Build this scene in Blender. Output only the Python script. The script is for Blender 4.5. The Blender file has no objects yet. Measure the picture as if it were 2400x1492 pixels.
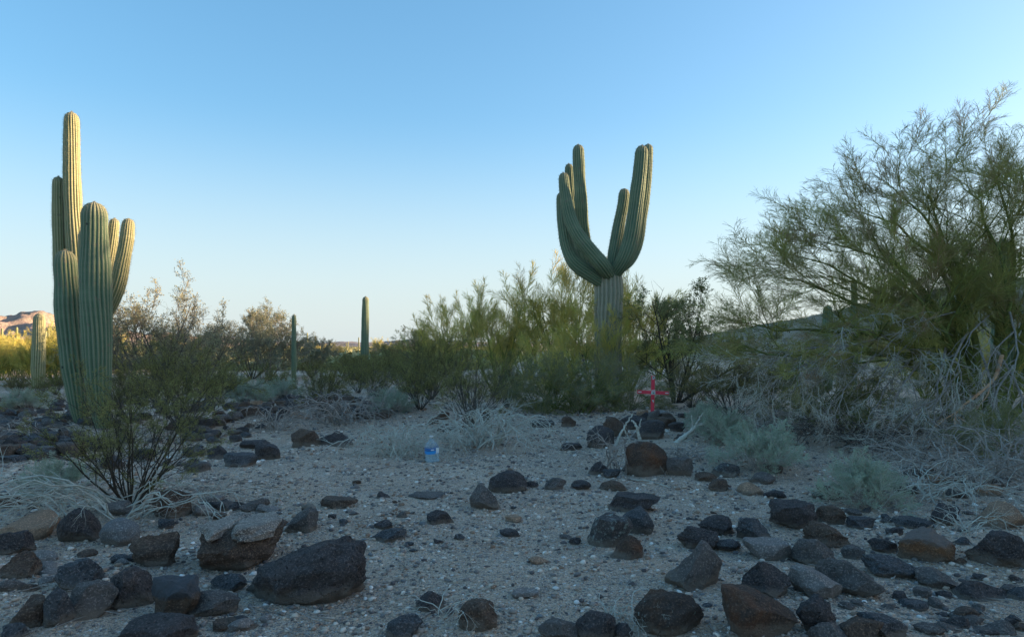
import bpy, math, random
import numpy as np
from mathutils import Vector, Matrix, Euler

SC = bpy.context.scene
COL = SC.collection
R = math.radians

# ------------------------------------------------------------------ camera, sky, sun, exposure
H = 1.4            # eye height
F = 1600.0         # focal length in photo pixels (2400 wide)
HOR = 812.0        # horizon row
cd = bpy.data.cameras.new('camera')
cam = bpy.data.objects.new('camera', cd); COL.objects.link(cam)
cam.location = (0, 0, H); cam.rotation_euler = (R(90), 0, 0)
cd.sensor_width = 36; cd.lens = 24.0; cd.shift_y = (HOR - 746) / 2400.0
cd.clip_start = 0.05; cd.clip_end = 60000
SC.camera = cam

SUN_AZ, SUN_EL = 78.0, 8.5           # azimuth clockwise from the view direction
w = bpy.data.worlds.new('World'); SC.world = w; w.use_nodes = True
nt = w.node_tree
sky = nt.nodes.new('ShaderNodeTexSky'); sky.sky_type = 'NISHITA'; sky.sun_disc = False
sky.sun_elevation = R(SUN_EL); sky.sun_rotation = R(SUN_AZ)
sky.altitude = 500; sky.air_density = 1.0; sky.dust_density = 1.8; sky.ozone_density = 2.4
bg = nt.nodes['Background']; bg.inputs['Strength'].default_value = 0.15
hs = nt.nodes.new('ShaderNodeHueSaturation'); hs.inputs['Saturation'].default_value = 1.36; hs.inputs['Hue'].default_value = 0.497
gm = nt.nodes.new('ShaderNodeGamma'); gm.inputs['Gamma'].default_value = 0.70
nt.links.new(sky.outputs[0], gm.inputs[0]); nt.links.new(gm.outputs[0], hs.inputs['Color'])
# pale air towards the horizon, the same all the way round
tcw = nt.nodes.new('ShaderNodeTexCoord'); sxw = nt.nodes.new('ShaderNodeSeparateXYZ'); nt.links.new(tcw.outputs['Generated'], sxw.inputs[0])
rw = nt.nodes.new('ShaderNodeMapRange'); rw.interpolation_type = 'SMOOTHSTEP'
rw.inputs['From Min'].default_value = 0.0; rw.inputs['From Max'].default_value = 0.33; rw.inputs['To Min'].default_value = 0.86; rw.inputs['To Max'].default_value = 0.0
nt.links.new(sxw.outputs['Z'], rw.inputs['Value'])
mw_ = nt.nodes.new('ShaderNodeMix'); mw_.data_type = 'RGBA'; mw_.inputs[7].default_value = (1.42, 1.62, 1.70, 1)
nt.links.new(rw.outputs[0], mw_.inputs[0]); nt.links.new(hs.outputs[0], mw_.inputs[6]); nt.links.new(mw_.outputs[2], bg.inputs['Color'])

sd = bpy.data.lights.new('sun', 'SUN'); sd.energy = 5.0; sd.angle = R(0.5); sd.color = (1.0, 0.74, 0.45)
sun = bpy.data.objects.new('sun', sd); COL.objects.link(sun)
sv = Vector((math.sin(R(SUN_AZ)) * math.cos(R(SUN_EL)), math.cos(R(SUN_AZ)) * math.cos(R(SUN_EL)), math.sin(R(SUN_EL))))
sun.rotation_euler = sv.to_track_quat('Z', 'Y').to_euler(); sun.location = (40, 0, 40)
SC.view_settings.view_transform = 'Standard'; SC.view_settings.look = 'None'
SC.view_settings.gamma = 1.0; SC.view_settings.use_curve_mapping = False
SC.view_settings.exposure = 1.78

# ------------------------------------------------------------------ noise
def _h(ix, iy, iz, s):
    n = (ix.astype(np.int64) * 374761393 + iy.astype(np.int64) * 668265263 + iz.astype(np.int64) * 2147483647 + s * 1274126177) & 0xFFFFFFFF
    n = ((n ^ (n >> 13)) * 1274126177) & 0xFFFFFFFF
    n = (n ^ (n >> 16)) & 0xFFFFFFFF
    n = (n * 2246822519) & 0xFFFFFFFF
    return ((n ^ (n >> 15)) & 0xFFFFFF) / float(0xFFFFFF)
def vnoise(x, y, z=None, s=0):
    x = np.asarray(x, float); y = np.asarray(y, float)
    z = np.zeros_like(x) if z is None else np.asarray(z, float)
    x0, y0, z0 = np.floor(x), np.floor(y), np.floor(z)
    fx, fy, fz = x - x0, y - y0, z - z0
    fx = fx * fx * (3 - 2 * fx); fy = fy * fy * (3 - 2 * fy); fz = fz * fz * (3 - 2 * fz)
    def c(i, j, k): return _h(x0 + i, y0 + j, z0 + k, s)
    a = (c(0,0,0) * (1-fx) + c(1,0,0) * fx) * (1-fy) + (c(0,1,0) * (1-fx) + c(1,1,0) * fx) * fy
    b = (c(0,0,1) * (1-fx) + c(1,0,1) * fx) * (1-fy) + (c(0,1,1) * (1-fx) + c(1,1,1) * fx) * fy
    return (a * (1-fz) + b * fz) * 2 - 1
def fbm(x, y, z=None, o=4, s=0, g=0.5):
    t = 0; a = 1; f = 1.0
    for i in range(o):
        t = t + a * vnoise(np.asarray(x) * f + 17.3 * i, np.asarray(y) * f - 9.1 * i, None if z is None else np.asarray(z) * f + 4.7 * i, s + i)
        a *= g; f *= 2.03
    return t

# ------------------------------------------------------------------ ground height
MOUNDS = [(2.75, 13.1, 0.11, 0.7), (-2.2, 15.0, 0.22, 2.2), (-8.5, 12.0, 0.10, 3.0), (2.5, 9.2, 0.05, 0.8)]
def gz(x, y):
    x = np.asarray(x, float); y = np.asarray(y, float)
    r = np.hypot(x, y)
    z = 0.045 * fbm(x / 1.3, y / 1.3, o=3, s=3) + 0.07 * fbm(x / 5.0, y / 5.0, o=2, s=8)
    z = z * np.clip(1.2 - r / 120, 0.2, 1)
    z = z + 0.5 * fbm(x / 60, y / 60, o=2, s=21) * np.clip((r - 35) / 120, 0, 1) - 0.35 * np.clip((r - 40) / 200, 0, 1)
    for mx, my, h, q in MOUNDS:
        z = z + h * np.exp(-((x - mx) ** 2 + (y - my) ** 2) / (q * q))
    return z
def gz1(x, y): return float(gz(np.array([x]), np.array([y]))[0])
def ground_at(px, py):
    """point of the ground that the photograph shows at a pixel"""
    z = 0.0
    for _ in range(8):
        d = (H - z) * F / max(py - HOR, 2.0)
        x = (px - 1200) / F * d
        z = 0.5 * z + 0.5 * gz1(x, d)
    return Vector((x, d, z))
def at(px, py, d):
    return Vector(((px - 1200) / F * d, d, H - (py - HOR) / F * d))

# ------------------------------------------------------------------ mesh helpers
def mesh_np(name, V, Fc, mat, smooth=True, attrs=None, cols=None):
    V = np.ascontiguousarray(V, dtype=np.float32); Fc = np.ascontiguousarray(Fc, dtype=np.int32)
    me = bpy.data.meshes.new(name)
    k = Fc.shape[1]
    me.vertices.add(len(V)); me.vertices.foreach_set('co', V.ravel())
    me.loops.add(Fc.size); me.loops.foreach_set('vertex_index', Fc.ravel())
    me.polygons.add(len(Fc)); me.polygons.foreach_set('loop_start', np.arange(0, Fc.size, k, dtype=np.int32))
    try: me.polygons.foreach_set('loop_total', np.full(len(Fc), k, dtype=np.int32))
    except Exception: pass
    me.update(calc_edges=True)
    if smooth: me.polygons.foreach_set('use_smooth', np.ones(len(Fc), dtype=bool))
    for an, arr in (attrs or {}).items():
        a = me.attributes.new(an, 'FLOAT', 'POINT'); a.data.foreach_set('value', np.asarray(arr, dtype=np.float32))
    if cols is not None:
        a = me.attributes.new('tint', 'FLOAT_COLOR', 'POINT')
        c = np.ones((len(V), 4), np.float32); c[:, :3] = cols; a.data.foreach_set('color', c.ravel())
    me.validate()
    if mat: me.materials.append(mat)
    return me
def link(name, me, parent=None, loc=None):
    o = bpy.data.objects.new(name, me); COL.objects.link(o)
    if parent is not None: o.parent = parent
    if loc is not None: o.location = loc
    return o
def tag(o, label=None, cat=None, group=None, kind=None):
    if label: o['label'] = label
    if cat: o['category'] = cat
    if group: o['group'] = group
    if kind: o['kind'] = kind
    return o
def empty(name, loc, label, cat, group=None, rz=0):
    o = bpy.data.objects.new(name, None); COL.objects.link(o); o.empty_display_size = 0.2
    o.location = loc; o.rotation_euler = (0, 0, rz)
    return tag(o, label, cat, group)
def dup(root, loc, rz=0.0, scale=1.0, label=None, group=None):
    def cp(o, par):
        c = o.copy(); COL.objects.link(c)
        if par is not None: c.parent = par
        for ch in KIDS.get(o.name, []): cp(ch, c)
        return c
    c = cp(root, None)
    c.location = loc; c.rotation_euler = (0, 0, rz)
    c.scale = scale if hasattr(scale, '__len__') else (scale,) * 3
    if label: c['label'] = label
    if group: c['group'] = group
    return c
KIDS = {}
def part(name, me, parent, mw=None):
    o = link(name, me, parent)
    KIDS.setdefault(parent.name, []).append(o)
    if mw is not None: o.matrix_basis = mw
    return o

def tubes_np(lines, sides=4):
    """lines: list of (pts Nx3, radii N) -> verts, quads, t along each line"""
    groups = {}
    for p, r in lines: groups.setdefault(len(p), []).append((p, r))
    VV, FF, TT = [], [], []; off = 0
    for n, ls in groups.items():
        P = np.array([l[0] for l in ls], float); Rr = np.array([l[1] for l in ls], float)
        m = len(ls)
        T = np.empty_like(P); T[:, 1:-1] = P[:, 2:] - P[:, :-2]; T[:, 0] = P[:, 1] - P[:, 0]; T[:, -1] = P[:, -1] - P[:, -2]
        T /= np.linalg.norm(T, axis=2, keepdims=True) + 1e-12
        ch = P[:, -1] - P[:, 0]
        ax = np.argmin(np.abs(T[:, 0]), axis=1); ref = np.zeros((m, 3)); ref[np.arange(m), ax] = 1
        U = np.empty_like(T); U[:, 0] = np.cross(T[:, 0], ref); U[:, 0] /= np.linalg.norm(U[:, 0], axis=1, keepdims=True) + 1e-12
        for q in range(1, n):
            v_ = U[:, q-1] - T[:, q] * (U[:, q-1] * T[:, q]).sum(1, keepdims=True); U[:, q] = v_ / (np.linalg.norm(v_, axis=1, keepdims=True) + 1e-12)
        W = np.cross(T, U)
        a = np.arange(sides) * 2 * np.pi / sides
        V = P[:, :, None, :] + Rr[:, :, None, None] * (U[:, :, None, :] * np.cos(a)[None, None, :, None] + W[:, :, None, :] * np.sin(a)[None, None, :, None])
        V = V.reshape(-1, 3)
        li = np.arange(m)[:, None, None]; si = np.arange(n - 1)[None, :, None]; k = np.arange(sides)[None, None, :]
        k2 = (k + 1) % sides
        b = off + (li * n + si) * sides
        Fq = np.stack([b + k, b + k2, b + sides + k2, b + sides + k], axis=-1).reshape(-1, 4)
        VV.append(V); FF.append(Fq); off += len(V)
    return np.concatenate(VV), np.concatenate(FF)

def rv(rng): 
    v = np.array([rng.gauss(0, 1), rng.gauss(0, 1), rng.gauss(0, 1)]); return v / (np.linalg.norm(v) + 1e-9)
def nz(v): return v / (np.linalg.norm(v) + 1e-12)
def wander(p, d, L, n, curl, up, rng, r0, r1):
    p = np.array(p, float); d = nz(np.array(d, float)); pts = [p]; s = L / n
    for i in range(n):
        d = nz(d + curl * rv(rng) + np.array([0, 0, up / n]))
        p = p + d * s; pts.append(p)
    return np.array(pts), np.linspace(r0, r1, n + 1)
def off_dir(d, ang, rng):
    d = nz(d); q = nz(np.cross(d, rv(rng))); return nz(d * math.cos(ang) + q * math.sin(ang))
def smooth_path(pts, n):
    P = np.array(pts, float); m = len(P)
    if m == 2: return np.array([P[0] + (P[1] - P[0]) * t for t in np.linspace(0, 1, n)])
    A = np.vstack([2 * P[0] - P[1], P, 2 * P[-1] - P[-2]])
    seg = np.linalg.norm(np.diff(P[:, :3], axis=0), axis=1); cum = np.concatenate([[0], np.cumsum(seg)]); out = []
    for s in np.linspace(0, cum[-1], n):
        i = min(max(np.searchsorted(cum, s) - 1, 0), m - 2); t = (s - cum[i]) / max(seg[i], 1e-9)
        a, b, c, e = A[i], A[i+1], A[i+2], A[i+3]
        out.append(0.5 * (2*b + (c-a)*t + (2*a-5*b+4*c-e)*t*t + (3*b-a-3*c+e)*t**3))
    return np.array(out)
def interp(poly, t):
    x = t * (len(poly) - 1); i = min(int(x), len(poly) - 2); f = x - i
    return poly[i] * (1 - f) + poly[i+1] * f, nz(poly[i+1] - poly[i])
def ang_matrix(pos, d, roll, sc=1.0):
    q = Vector(d).to_track_quat('Z', 'Y')
    return Matrix.Translation(Vector(pos)) @ q.to_matrix().to_4x4() @ Matrix.Rotation(roll, 4, 'Z') @ Matrix.Scale(sc, 4)

# ------------------------------------------------------------------ materials
def newmat(name, rough=0.9, spec=0.2):
    m = bpy.data.materials.new(name); m.use_nodes = True
    b = m.node_tree.nodes['Principled BSDF']
    b.inputs['Roughness'].default_value = rough; b.inputs['Specular IOR Level'].default_value = spec
    return m, m.node_tree, b
def N(nt, t, **kw):
    n = nt.nodes.new(t)
    for k, v in kw.items(): setattr(n, k, v)
    return n
def mix(nt, fac, a, b, mode='MIX'):
    n = N(nt, 'ShaderNodeMix', data_type='RGBA', blend_type=mode)
    for s, v in ((n.inputs[0], fac), (n.inputs[6], a), (n.inputs[7], b)):
        if hasattr(v, 'is_linked') or hasattr(v, 'links'): nt.links.new(v, s)
        elif isinstance(v, (int, float)): s.default_value = v
        else: s.default_value = (*v, 1)
    return n.outputs[2]
def noise(nt, vec, scale, detail=4, rough=0.6, out=0, dist=0.0):
    n = N(nt, 'ShaderNodeTexNoise'); n.inputs['Scale'].default_value = scale; n.inputs['Detail'].default_value = detail
    n.inputs['Roughness'].default_value = rough; n.inputs['Distortion'].default_value = dist
    if vec is not None: nt.links.new(vec, n.inputs['Vector'])
    return n.outputs[out]
def voro(nt, vec, scale, out='Distance', rnd=1.0):
    n = N(nt, 'ShaderNodeTexVoronoi'); n.inputs['Scale'].default_value = scale; n.inputs['Randomness'].default_value = rnd
    if vec is not None: nt.links.new(vec, n.inputs['Vector'])
    return n.outputs[out]
def ramp(nt, fac, stops):
    n = N(nt, 'ShaderNodeValToRGB'); e = n.color_ramp.elements
    while len(e) < len(stops): e.new(0.5)
    for el, (p, c) in zip(e, stops):
        el.position = p; el.color = (c, c, c, 1) if isinstance(c, (int, float)) else (*c, 1)
    nt.links.new(fac, n.inputs[0]); return n.outputs[0]
def bump(nt, b, hgt, strength, dist, prev=None):
    n = N(nt, 'ShaderNodeBump'); n.inputs['Strength'].default_value = strength; n.inputs['Distance'].default_value = dist
    nt.links.new(hgt, n.inputs['Height'])
    if prev is not None: nt.links.new(prev, n.inputs['Normal'])
    nt.links.new(n.outputs[0], b.inputs['Normal']); return n.outputs[0]

def leafy(name, ca, cb, cc=None, trans=0.0):
    """foliage / twig colour, varied from plant to plant and patch to patch"""
    m, t, b = newmat(name, 0.75, 0.15)
    oi = N(t, 'ShaderNodeObjectInfo'); geo = N(t, 'ShaderNodeNewGeometry')
    n1 = noise(t, geo.outputs['Position'], 2.2, 3)
    f = ramp(t, n1, [(0.35, 0.0), (0.65, 1.0)])
    c = mix(t, f, ca, cb)
    c = mix(t, ramp(t, oi.outputs['Random'], [(0.0, 0.0), (1.0, 0.8)]), c, cc or cb)
    t.links.new(c, b.inputs['Base Color'])
    if trans > 0:
        tr = N(t, 'ShaderNodeBsdfTranslucent'); ms = N(t, 'ShaderNodeMixShader'); ms.inputs[0].default_value = trans
        t.links.new(c, tr.inputs[0]); t.links.new(b.outputs[0], ms.inputs[1]); t.links.new(tr.outputs[0], ms.inputs[2])
        t.links.new(ms.outputs[0], t.nodes['Material Output'].inputs['Surface'])
    return m
M = {}
M['pv_twig'] = leafy('palo_verde_twig', (0.271, 0.294, 0.069), (0.467, 0.408, 0.099), (0.359, 0.294, 0.119))
M['pv_twig_bright'] = leafy('palo_verde_twig_bright', (0.539, 0.509, 0.109), (0.754, 0.611, 0.140), (0.610, 0.459, 0.159))
M['pv_twig_dry'] = leafy('palo_verde_dry_twig', (0.378, 0.260, 0.142), (0.267, 0.287, 0.094), (0.505, 0.312, 0.170))
M['creosote'] = leafy('creosote_leaf', (0.28, 0.27, 0.085), (0.40, 0.37, 0.125), (0.32, 0.29, 0.10), 0.3)
M['creosote_rusty'] = leafy('creosote_leaf_rusty', (0.28, 0.22, 0.07), (0.38, 0.28, 0.09), (0.26, 0.24, 0.08), 0.3)
M['feathery'] = leafy('feathery_green', (0.188, 0.196, 0.121), (0.285, 0.270, 0.163), (0.228, 0.230, 0.158), 0.3)
M['darkleaf'] = leafy('dark_leaf', (0.214, 0.239, 0.096), (0.336, 0.327, 0.131), (0.276, 0.251, 0.122), 0.2)
M['greyleaf'] = leafy('grey_green_leaf', (0.289, 0.375, 0.267), (0.425, 0.495, 0.350), (0.357, 0.409, 0.316), 0.2)
M['brownleaf'] = leafy('brown_green_leaf', (0.30, 0.29, 0.15), (0.38, 0.35, 0.20), (0.34, 0.29, 0.18), 0.2)
M['sunleaf'] = leafy('pale_yellow_leaf', (0.26, 0.27, 0.17), (0.33, 0.33, 0.21), (0.28, 0.27, 0.18), 0.2)

def woodmat(name, ca, cb, sc=14, bs=0.4):
    m, t, b = newmat(name, 0.9, 0.15)
    tc = N(t, 'ShaderNodeTexCoord'); n = noise(t, tc.outputs['Object'], sc, 5, 0.65)
    t.links.new(mix(t, ramp(t, n, [(0.35, 0.0), (0.65, 1.0)]), ca, cb), b.inputs['Base Color'])
    n2 = noise(t, tc.outputs['Object'], sc * 5, 3)
    bump(t, b, n2, bs, 0.01); return m
M['pv_bark'] = woodmat('palo_verde_bark', (0.282, 0.310, 0.074), (0.162, 0.170, 0.052), 9)
M['pv_limb'] = woodmat('palo_verde_limb', (0.227, 0.261, 0.066), (0.130, 0.130, 0.052), 12)
M['stem_grey'] = woodmat('grey_stem', (0.181, 0.163, 0.137), (0.085, 0.073, 0.063), 20)
M['stem_dark'] = woodmat('dark_stem', (0.101, 0.077, 0.055), (0.047, 0.037, 0.028), 20)
M['dead_pale'] = woodmat('bleached_deadwood', (0.605, 0.615, 0.529), (0.395, 0.347, 0.294), 16)
M['dead_grey'] = woodmat('grey_deadwood', (0.444, 0.385, 0.339), (0.247, 0.213, 0.183), 16)
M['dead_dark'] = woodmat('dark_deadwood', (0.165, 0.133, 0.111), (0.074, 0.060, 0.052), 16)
M['dead_red'] = woodmat('stripped_reddish_wood', (0.720, 0.437, 0.251), (0.529, 0.263, 0.147), 8)
M['spray_dead'] = leafy('dead_twig', (0.530, 0.444, 0.375), (0.605, 0.643, 0.538), (0.449, 0.374, 0.315))

def cactus_mat(name, green, green2, crest, valley, base=None):
    m, t, b = newmat(name, 0.7, 0.25)
    rib = N(t, 'ShaderNodeAttribute', attribute_name='rib').outputs['Fac']
    al = N(t, 'ShaderNodeAttribute', attribute_name='along').outputs['Fac']
    tc = N(t, 'ShaderNodeTexCoord').outputs['Object']
    n1 = noise(t, tc, 3.0, 5, 0.65)
    c = mix(t, ramp(t, n1, [(0.35, 0.0), (0.7, 1.0)]), green, green2)
    # growth bands across the stem
    mp = N(t, 'ShaderNodeMapping'); mp.inputs['Scale'].default_value = (0.3, 0.3, 7.0); t.links.new(tc, mp.inputs[0])
    n2 = noise(t, mp.outputs[0], 1.0, 3, 0.6)
    c = mix(t, ramp(t, n2, [(0.5, 0.0), (0.75, 0.35)]), c, (green2[0]*1.5, green2[1]*1.4, green2[2]*1.4))
    c = mix(t, ramp(t, rib, [(0.0, 0.85), (0.30, 0.0)]), c, valley)
    # areoles: tan dots down each crest
    wv = N(t, 'ShaderNodeMath', operation='SINE'); ml = N(t, 'ShaderNodeMath', operation='MULTIPLY'); ml.inputs[1].default_value = 2 * math.pi / 0.035
    t.links.new(al, ml.inputs[0]); t.links.new(ml.outputs[0], wv.inputs[0])
    dots = ramp(t, wv.outputs[0], [(0.0, 0.45), (0.7, 1.0)])
    cr = ramp(t, rib, [(0.80, 0.0), (0.95, 0.8)])
    f = N(t, 'ShaderNodeMath', operation='MULTIPLY'); t.links.new(cr, f.inputs[0]); t.links.new(dots, f.inputs[1])
    c = mix(t, f.outputs[0], c, crest)
    # woolly growing tip
    tip = N(t, 'ShaderNodeAttribute', attribute_name='tip').outputs['Fac']
    c = mix(t, ramp(t, tip, [(0.3, 0.0), (1.0, 0.75)]), c, (0.30, 0.25, 0.16))
    # corky scars
    vs = noise(t, tc, 9.0, 2, 0.5)
    c = mix(t, ramp(t, vs, [(0.66, 0.0), (0.70, 0.7)]), c, (0.20, 0.165, 0.12))
    hv = voro(t, tc, 2.6); c = mix(t, ramp(t, hv, [(0.045, 0.9), (0.07, 0.0)]), c, (0.035, 0.03, 0.025))
    if base:
        bs = N(t, 'ShaderNodeAttribute', attribute_name='base').outputs['Fac']
        n3 = noise(t, tc, 5.0, 4)
        mm = N(t, 'ShaderNodeMath', operation='MULTIPLY_ADD'); mm.inputs[1].default_value = 0.6; t.links.new(n3, mm.inputs[0]); t.links.new(bs, mm.inputs[2])
        c = mix(t, ramp(t, mm.outputs[0], [(0.55, 0.0), (0.9, 1.0)]), c, base)
    t.links.new(c, b.inputs['Base Color'])
    bump(t, b, noise(t, tc, 60, 2), 0.3, 0.006)
    return m
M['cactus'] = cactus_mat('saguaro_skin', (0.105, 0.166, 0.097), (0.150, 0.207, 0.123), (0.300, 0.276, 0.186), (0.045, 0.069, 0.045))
M['cactus_sunlit'] = cactus_mat('saguaro_skin_sunlit_tone', (0.200, 0.216, 0.102), (0.270, 0.258, 0.128), (0.550, 0.451, 0.289), (0.100, 0.101, 0.051))  # paler, warmer copy of the skin: sunlight put into the colour
M['cactus_old'] = cactus_mat('saguaro_trunk_skin', (0.26, 0.26, 0.17), (0.30, 0.27, 0.20), (0.42, 0.37, 0.29), (0.12, 0.11, 0.09), base=(0.30, 0.25, 0.20))
M['spine'] = leafy('saguaro_spine', (0.33, 0.30, 0.23), (0.24, 0.21, 0.16), (0.30, 0.27, 0.20))

def rockmat(name, ca, cb, stain, stain_amt, pit=1.0, dust=(0.24, 0.185, 0.14), lichen=0.0, top=None, dust_amt=0.75):
    m, t, b = newmat(name, 0.82, 0.3)
    tc = N(t, 'ShaderNodeTexCoord').outputs['Object']
    oi = N(t, 'ShaderNodeObjectInfo')
    ad = N(t, 'ShaderNodeVectorMath', operation='ADD'); cm = N(t, 'ShaderNodeCombineXYZ')
    sc = N(t, 'ShaderNodeMath', operation='MULTIPLY'); sc.inputs[1].default_value = 37.0; t.links.new(oi.outputs['Random'], sc.inputs[0])
    t.links.new(sc.outputs[0], cm.inputs[0]); t.links.new(sc.outputs[0], cm.inputs[1])
    t.links.new(tc, ad.inputs[0]); t.links.new(cm.outputs[0], ad.inputs[1]); v = ad.outputs[0]
    n1 = noise(t, v, 6, 8, 0.7)
    c = mix(t, ramp(t, n1, [(0.35, 0.0), (0.68, 1.0)]), ca, cb)
    n2 = noise(t, v, 3.2, 6, 0.65, dist=0.6)
    c = mix(t, ramp(t, n2, [(0.62 - 0.22 * stain_amt, 0.0), (0.80 - 0.18 * stain_amt, min(1, 0.35 + stain_amt))]), c, stain)
    grain = noise(t, v, 90, 3, 0.7)
    c = mix(t, ramp(t, grain, [(0.52, 0.0), (0.66, 0.75)]), c, (cb[0] * 2.4, cb[1] * 2.3, cb[2] * 2.2))
    pits = voro(t, v, 42); pitm = ramp(t, pits, [(0.0, 1.0), (0.32, 0.0)])
    pm = N(t, 'ShaderNodeMath', operation='MULTIPLY'); pm.inputs[1].default_value = 0.55 * pit
    t.links.new(pitm, pm.inputs[0])
    c = mix(t, pm.outputs[0], c, (ca[0] * 0.3, ca[1] * 0.3, ca[2] * 0.3))
    if lichen:
        l = noise(t, v, 22, 5, 0.75)
        c = mix(t, ramp(t, l, [(0.64 - 0.1 * lichen, 0.0), (0.70 - 0.1 * lichen, 0.8)]), c, (0.36, 0.40, 0.36))
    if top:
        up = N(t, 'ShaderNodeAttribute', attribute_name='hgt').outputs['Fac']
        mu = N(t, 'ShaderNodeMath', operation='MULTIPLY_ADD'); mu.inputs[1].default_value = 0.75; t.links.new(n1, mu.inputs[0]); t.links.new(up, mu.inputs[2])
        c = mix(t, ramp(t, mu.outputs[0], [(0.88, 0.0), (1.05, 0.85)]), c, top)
    # soil splashed on the foot of the stone
    hg = N(t, 'ShaderNodeAttribute', attribute_name='hgt').outputs['Fac']
    nd = noise(t, v, 9, 5, 0.7)
    ma = N(t, 'ShaderNodeMath', operation='MULTIPLY_ADD'); ma.inputs[1].default_value = 0.55; t.links.new(nd, ma.inputs[0]); t.links.new(hg, ma.inputs[2])
    c = mix(t, ramp(t, ma.outputs[0], [(0.42, dust_amt), (0.62, 0.0)]), c, dust)
    t.links.new(c, b.inputs['Base Color'])
    p = bump(t, b, noise(t, v, 11, 9, 0.75), 0.85, 0.09)
    inv = N(t, 'ShaderNodeMath', operation='SUBTRACT'); inv.inputs[0].default_value = 1.0; t.links.new(pitm, inv.inputs[1])
    p = bump(t, b, inv.outputs[0], 0.9 * pit + 0.02, 0.02, p)
    bump(t, b, grain, 0.35, 0.004, p)
    return m
BR = (0.13, 0.06, 0.032)
M['black'] = rockmat('black_basalt', (0.052, 0.044, 0.043), (0.106, 0.087, 0.084), (0.137, 0.090, 0.067), 0.3)
M['blue'] = rockmat('blue_black_basalt', (0.057, 0.056, 0.060), (0.124, 0.118, 0.119), (0.043, 0.040, 0.040), 0.3)
M['brown'] = rockmat('brown_varnished_basalt', (0.082, 0.054, 0.042), (0.165, 0.110, 0.080), BR, 0.5, 0.7)
M['rust'] = rockmat('rust_stained_basalt', (0.066, 0.047, 0.039), (0.118, 0.072, 0.051), (0.197, 0.079, 0.037), 0.62, 0.5)
M['grey'] = rockmat('grey_basalt', (0.106, 0.090, 0.082), (0.174, 0.146, 0.131), (0.074, 0.062, 0.057), 0.4, 0.6)
M['smooth'] = rockmat('smooth_blue_grey_stone', (0.162, 0.157, 0.156), (0.223, 0.213, 0.208), (0.137, 0.123, 0.114), 0.2, 0.08)
M['pale'] = rockmat('pale_grey_stone', (0.211, 0.185, 0.171), (0.298, 0.253, 0.228), (0.149, 0.123, 0.114), 0.3, 0.15)
M['tan'] = rockmat('tan_stone', (0.310, 0.189, 0.122), (0.419, 0.262, 0.173), (0.186, 0.116, 0.082), 0.3, 0.2)
M['lichen'] = rockmat('lichen_spotted_basalt', (0.068, 0.062, 0.060), (0.111, 0.098, 0.094), BR, 0.35, 0.6, lichen=1.0)
M['brown_lichen'] = rockmat('brown_spotted_basalt', (0.060, 0.044, 0.037), (0.099, 0.067, 0.051), (0.184, 0.075, 0.031), 0.45, 0.5, lichen=0.25)
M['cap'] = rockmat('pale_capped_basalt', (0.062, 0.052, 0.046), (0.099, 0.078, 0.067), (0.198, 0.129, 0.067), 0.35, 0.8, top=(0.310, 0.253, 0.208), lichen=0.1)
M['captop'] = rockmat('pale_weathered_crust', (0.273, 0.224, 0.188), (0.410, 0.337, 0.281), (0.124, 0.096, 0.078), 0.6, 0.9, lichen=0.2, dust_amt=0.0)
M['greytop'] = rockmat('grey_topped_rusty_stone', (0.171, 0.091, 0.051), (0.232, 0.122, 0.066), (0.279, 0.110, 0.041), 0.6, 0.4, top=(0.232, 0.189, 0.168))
M['bluetop'] = rockmat('blue_topped_stone', (0.093, 0.062, 0.047), (0.149, 0.101, 0.072), (0.211, 0.123, 0.072), 0.5, 0.5, top=(0.093, 0.101, 0.114))

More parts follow.
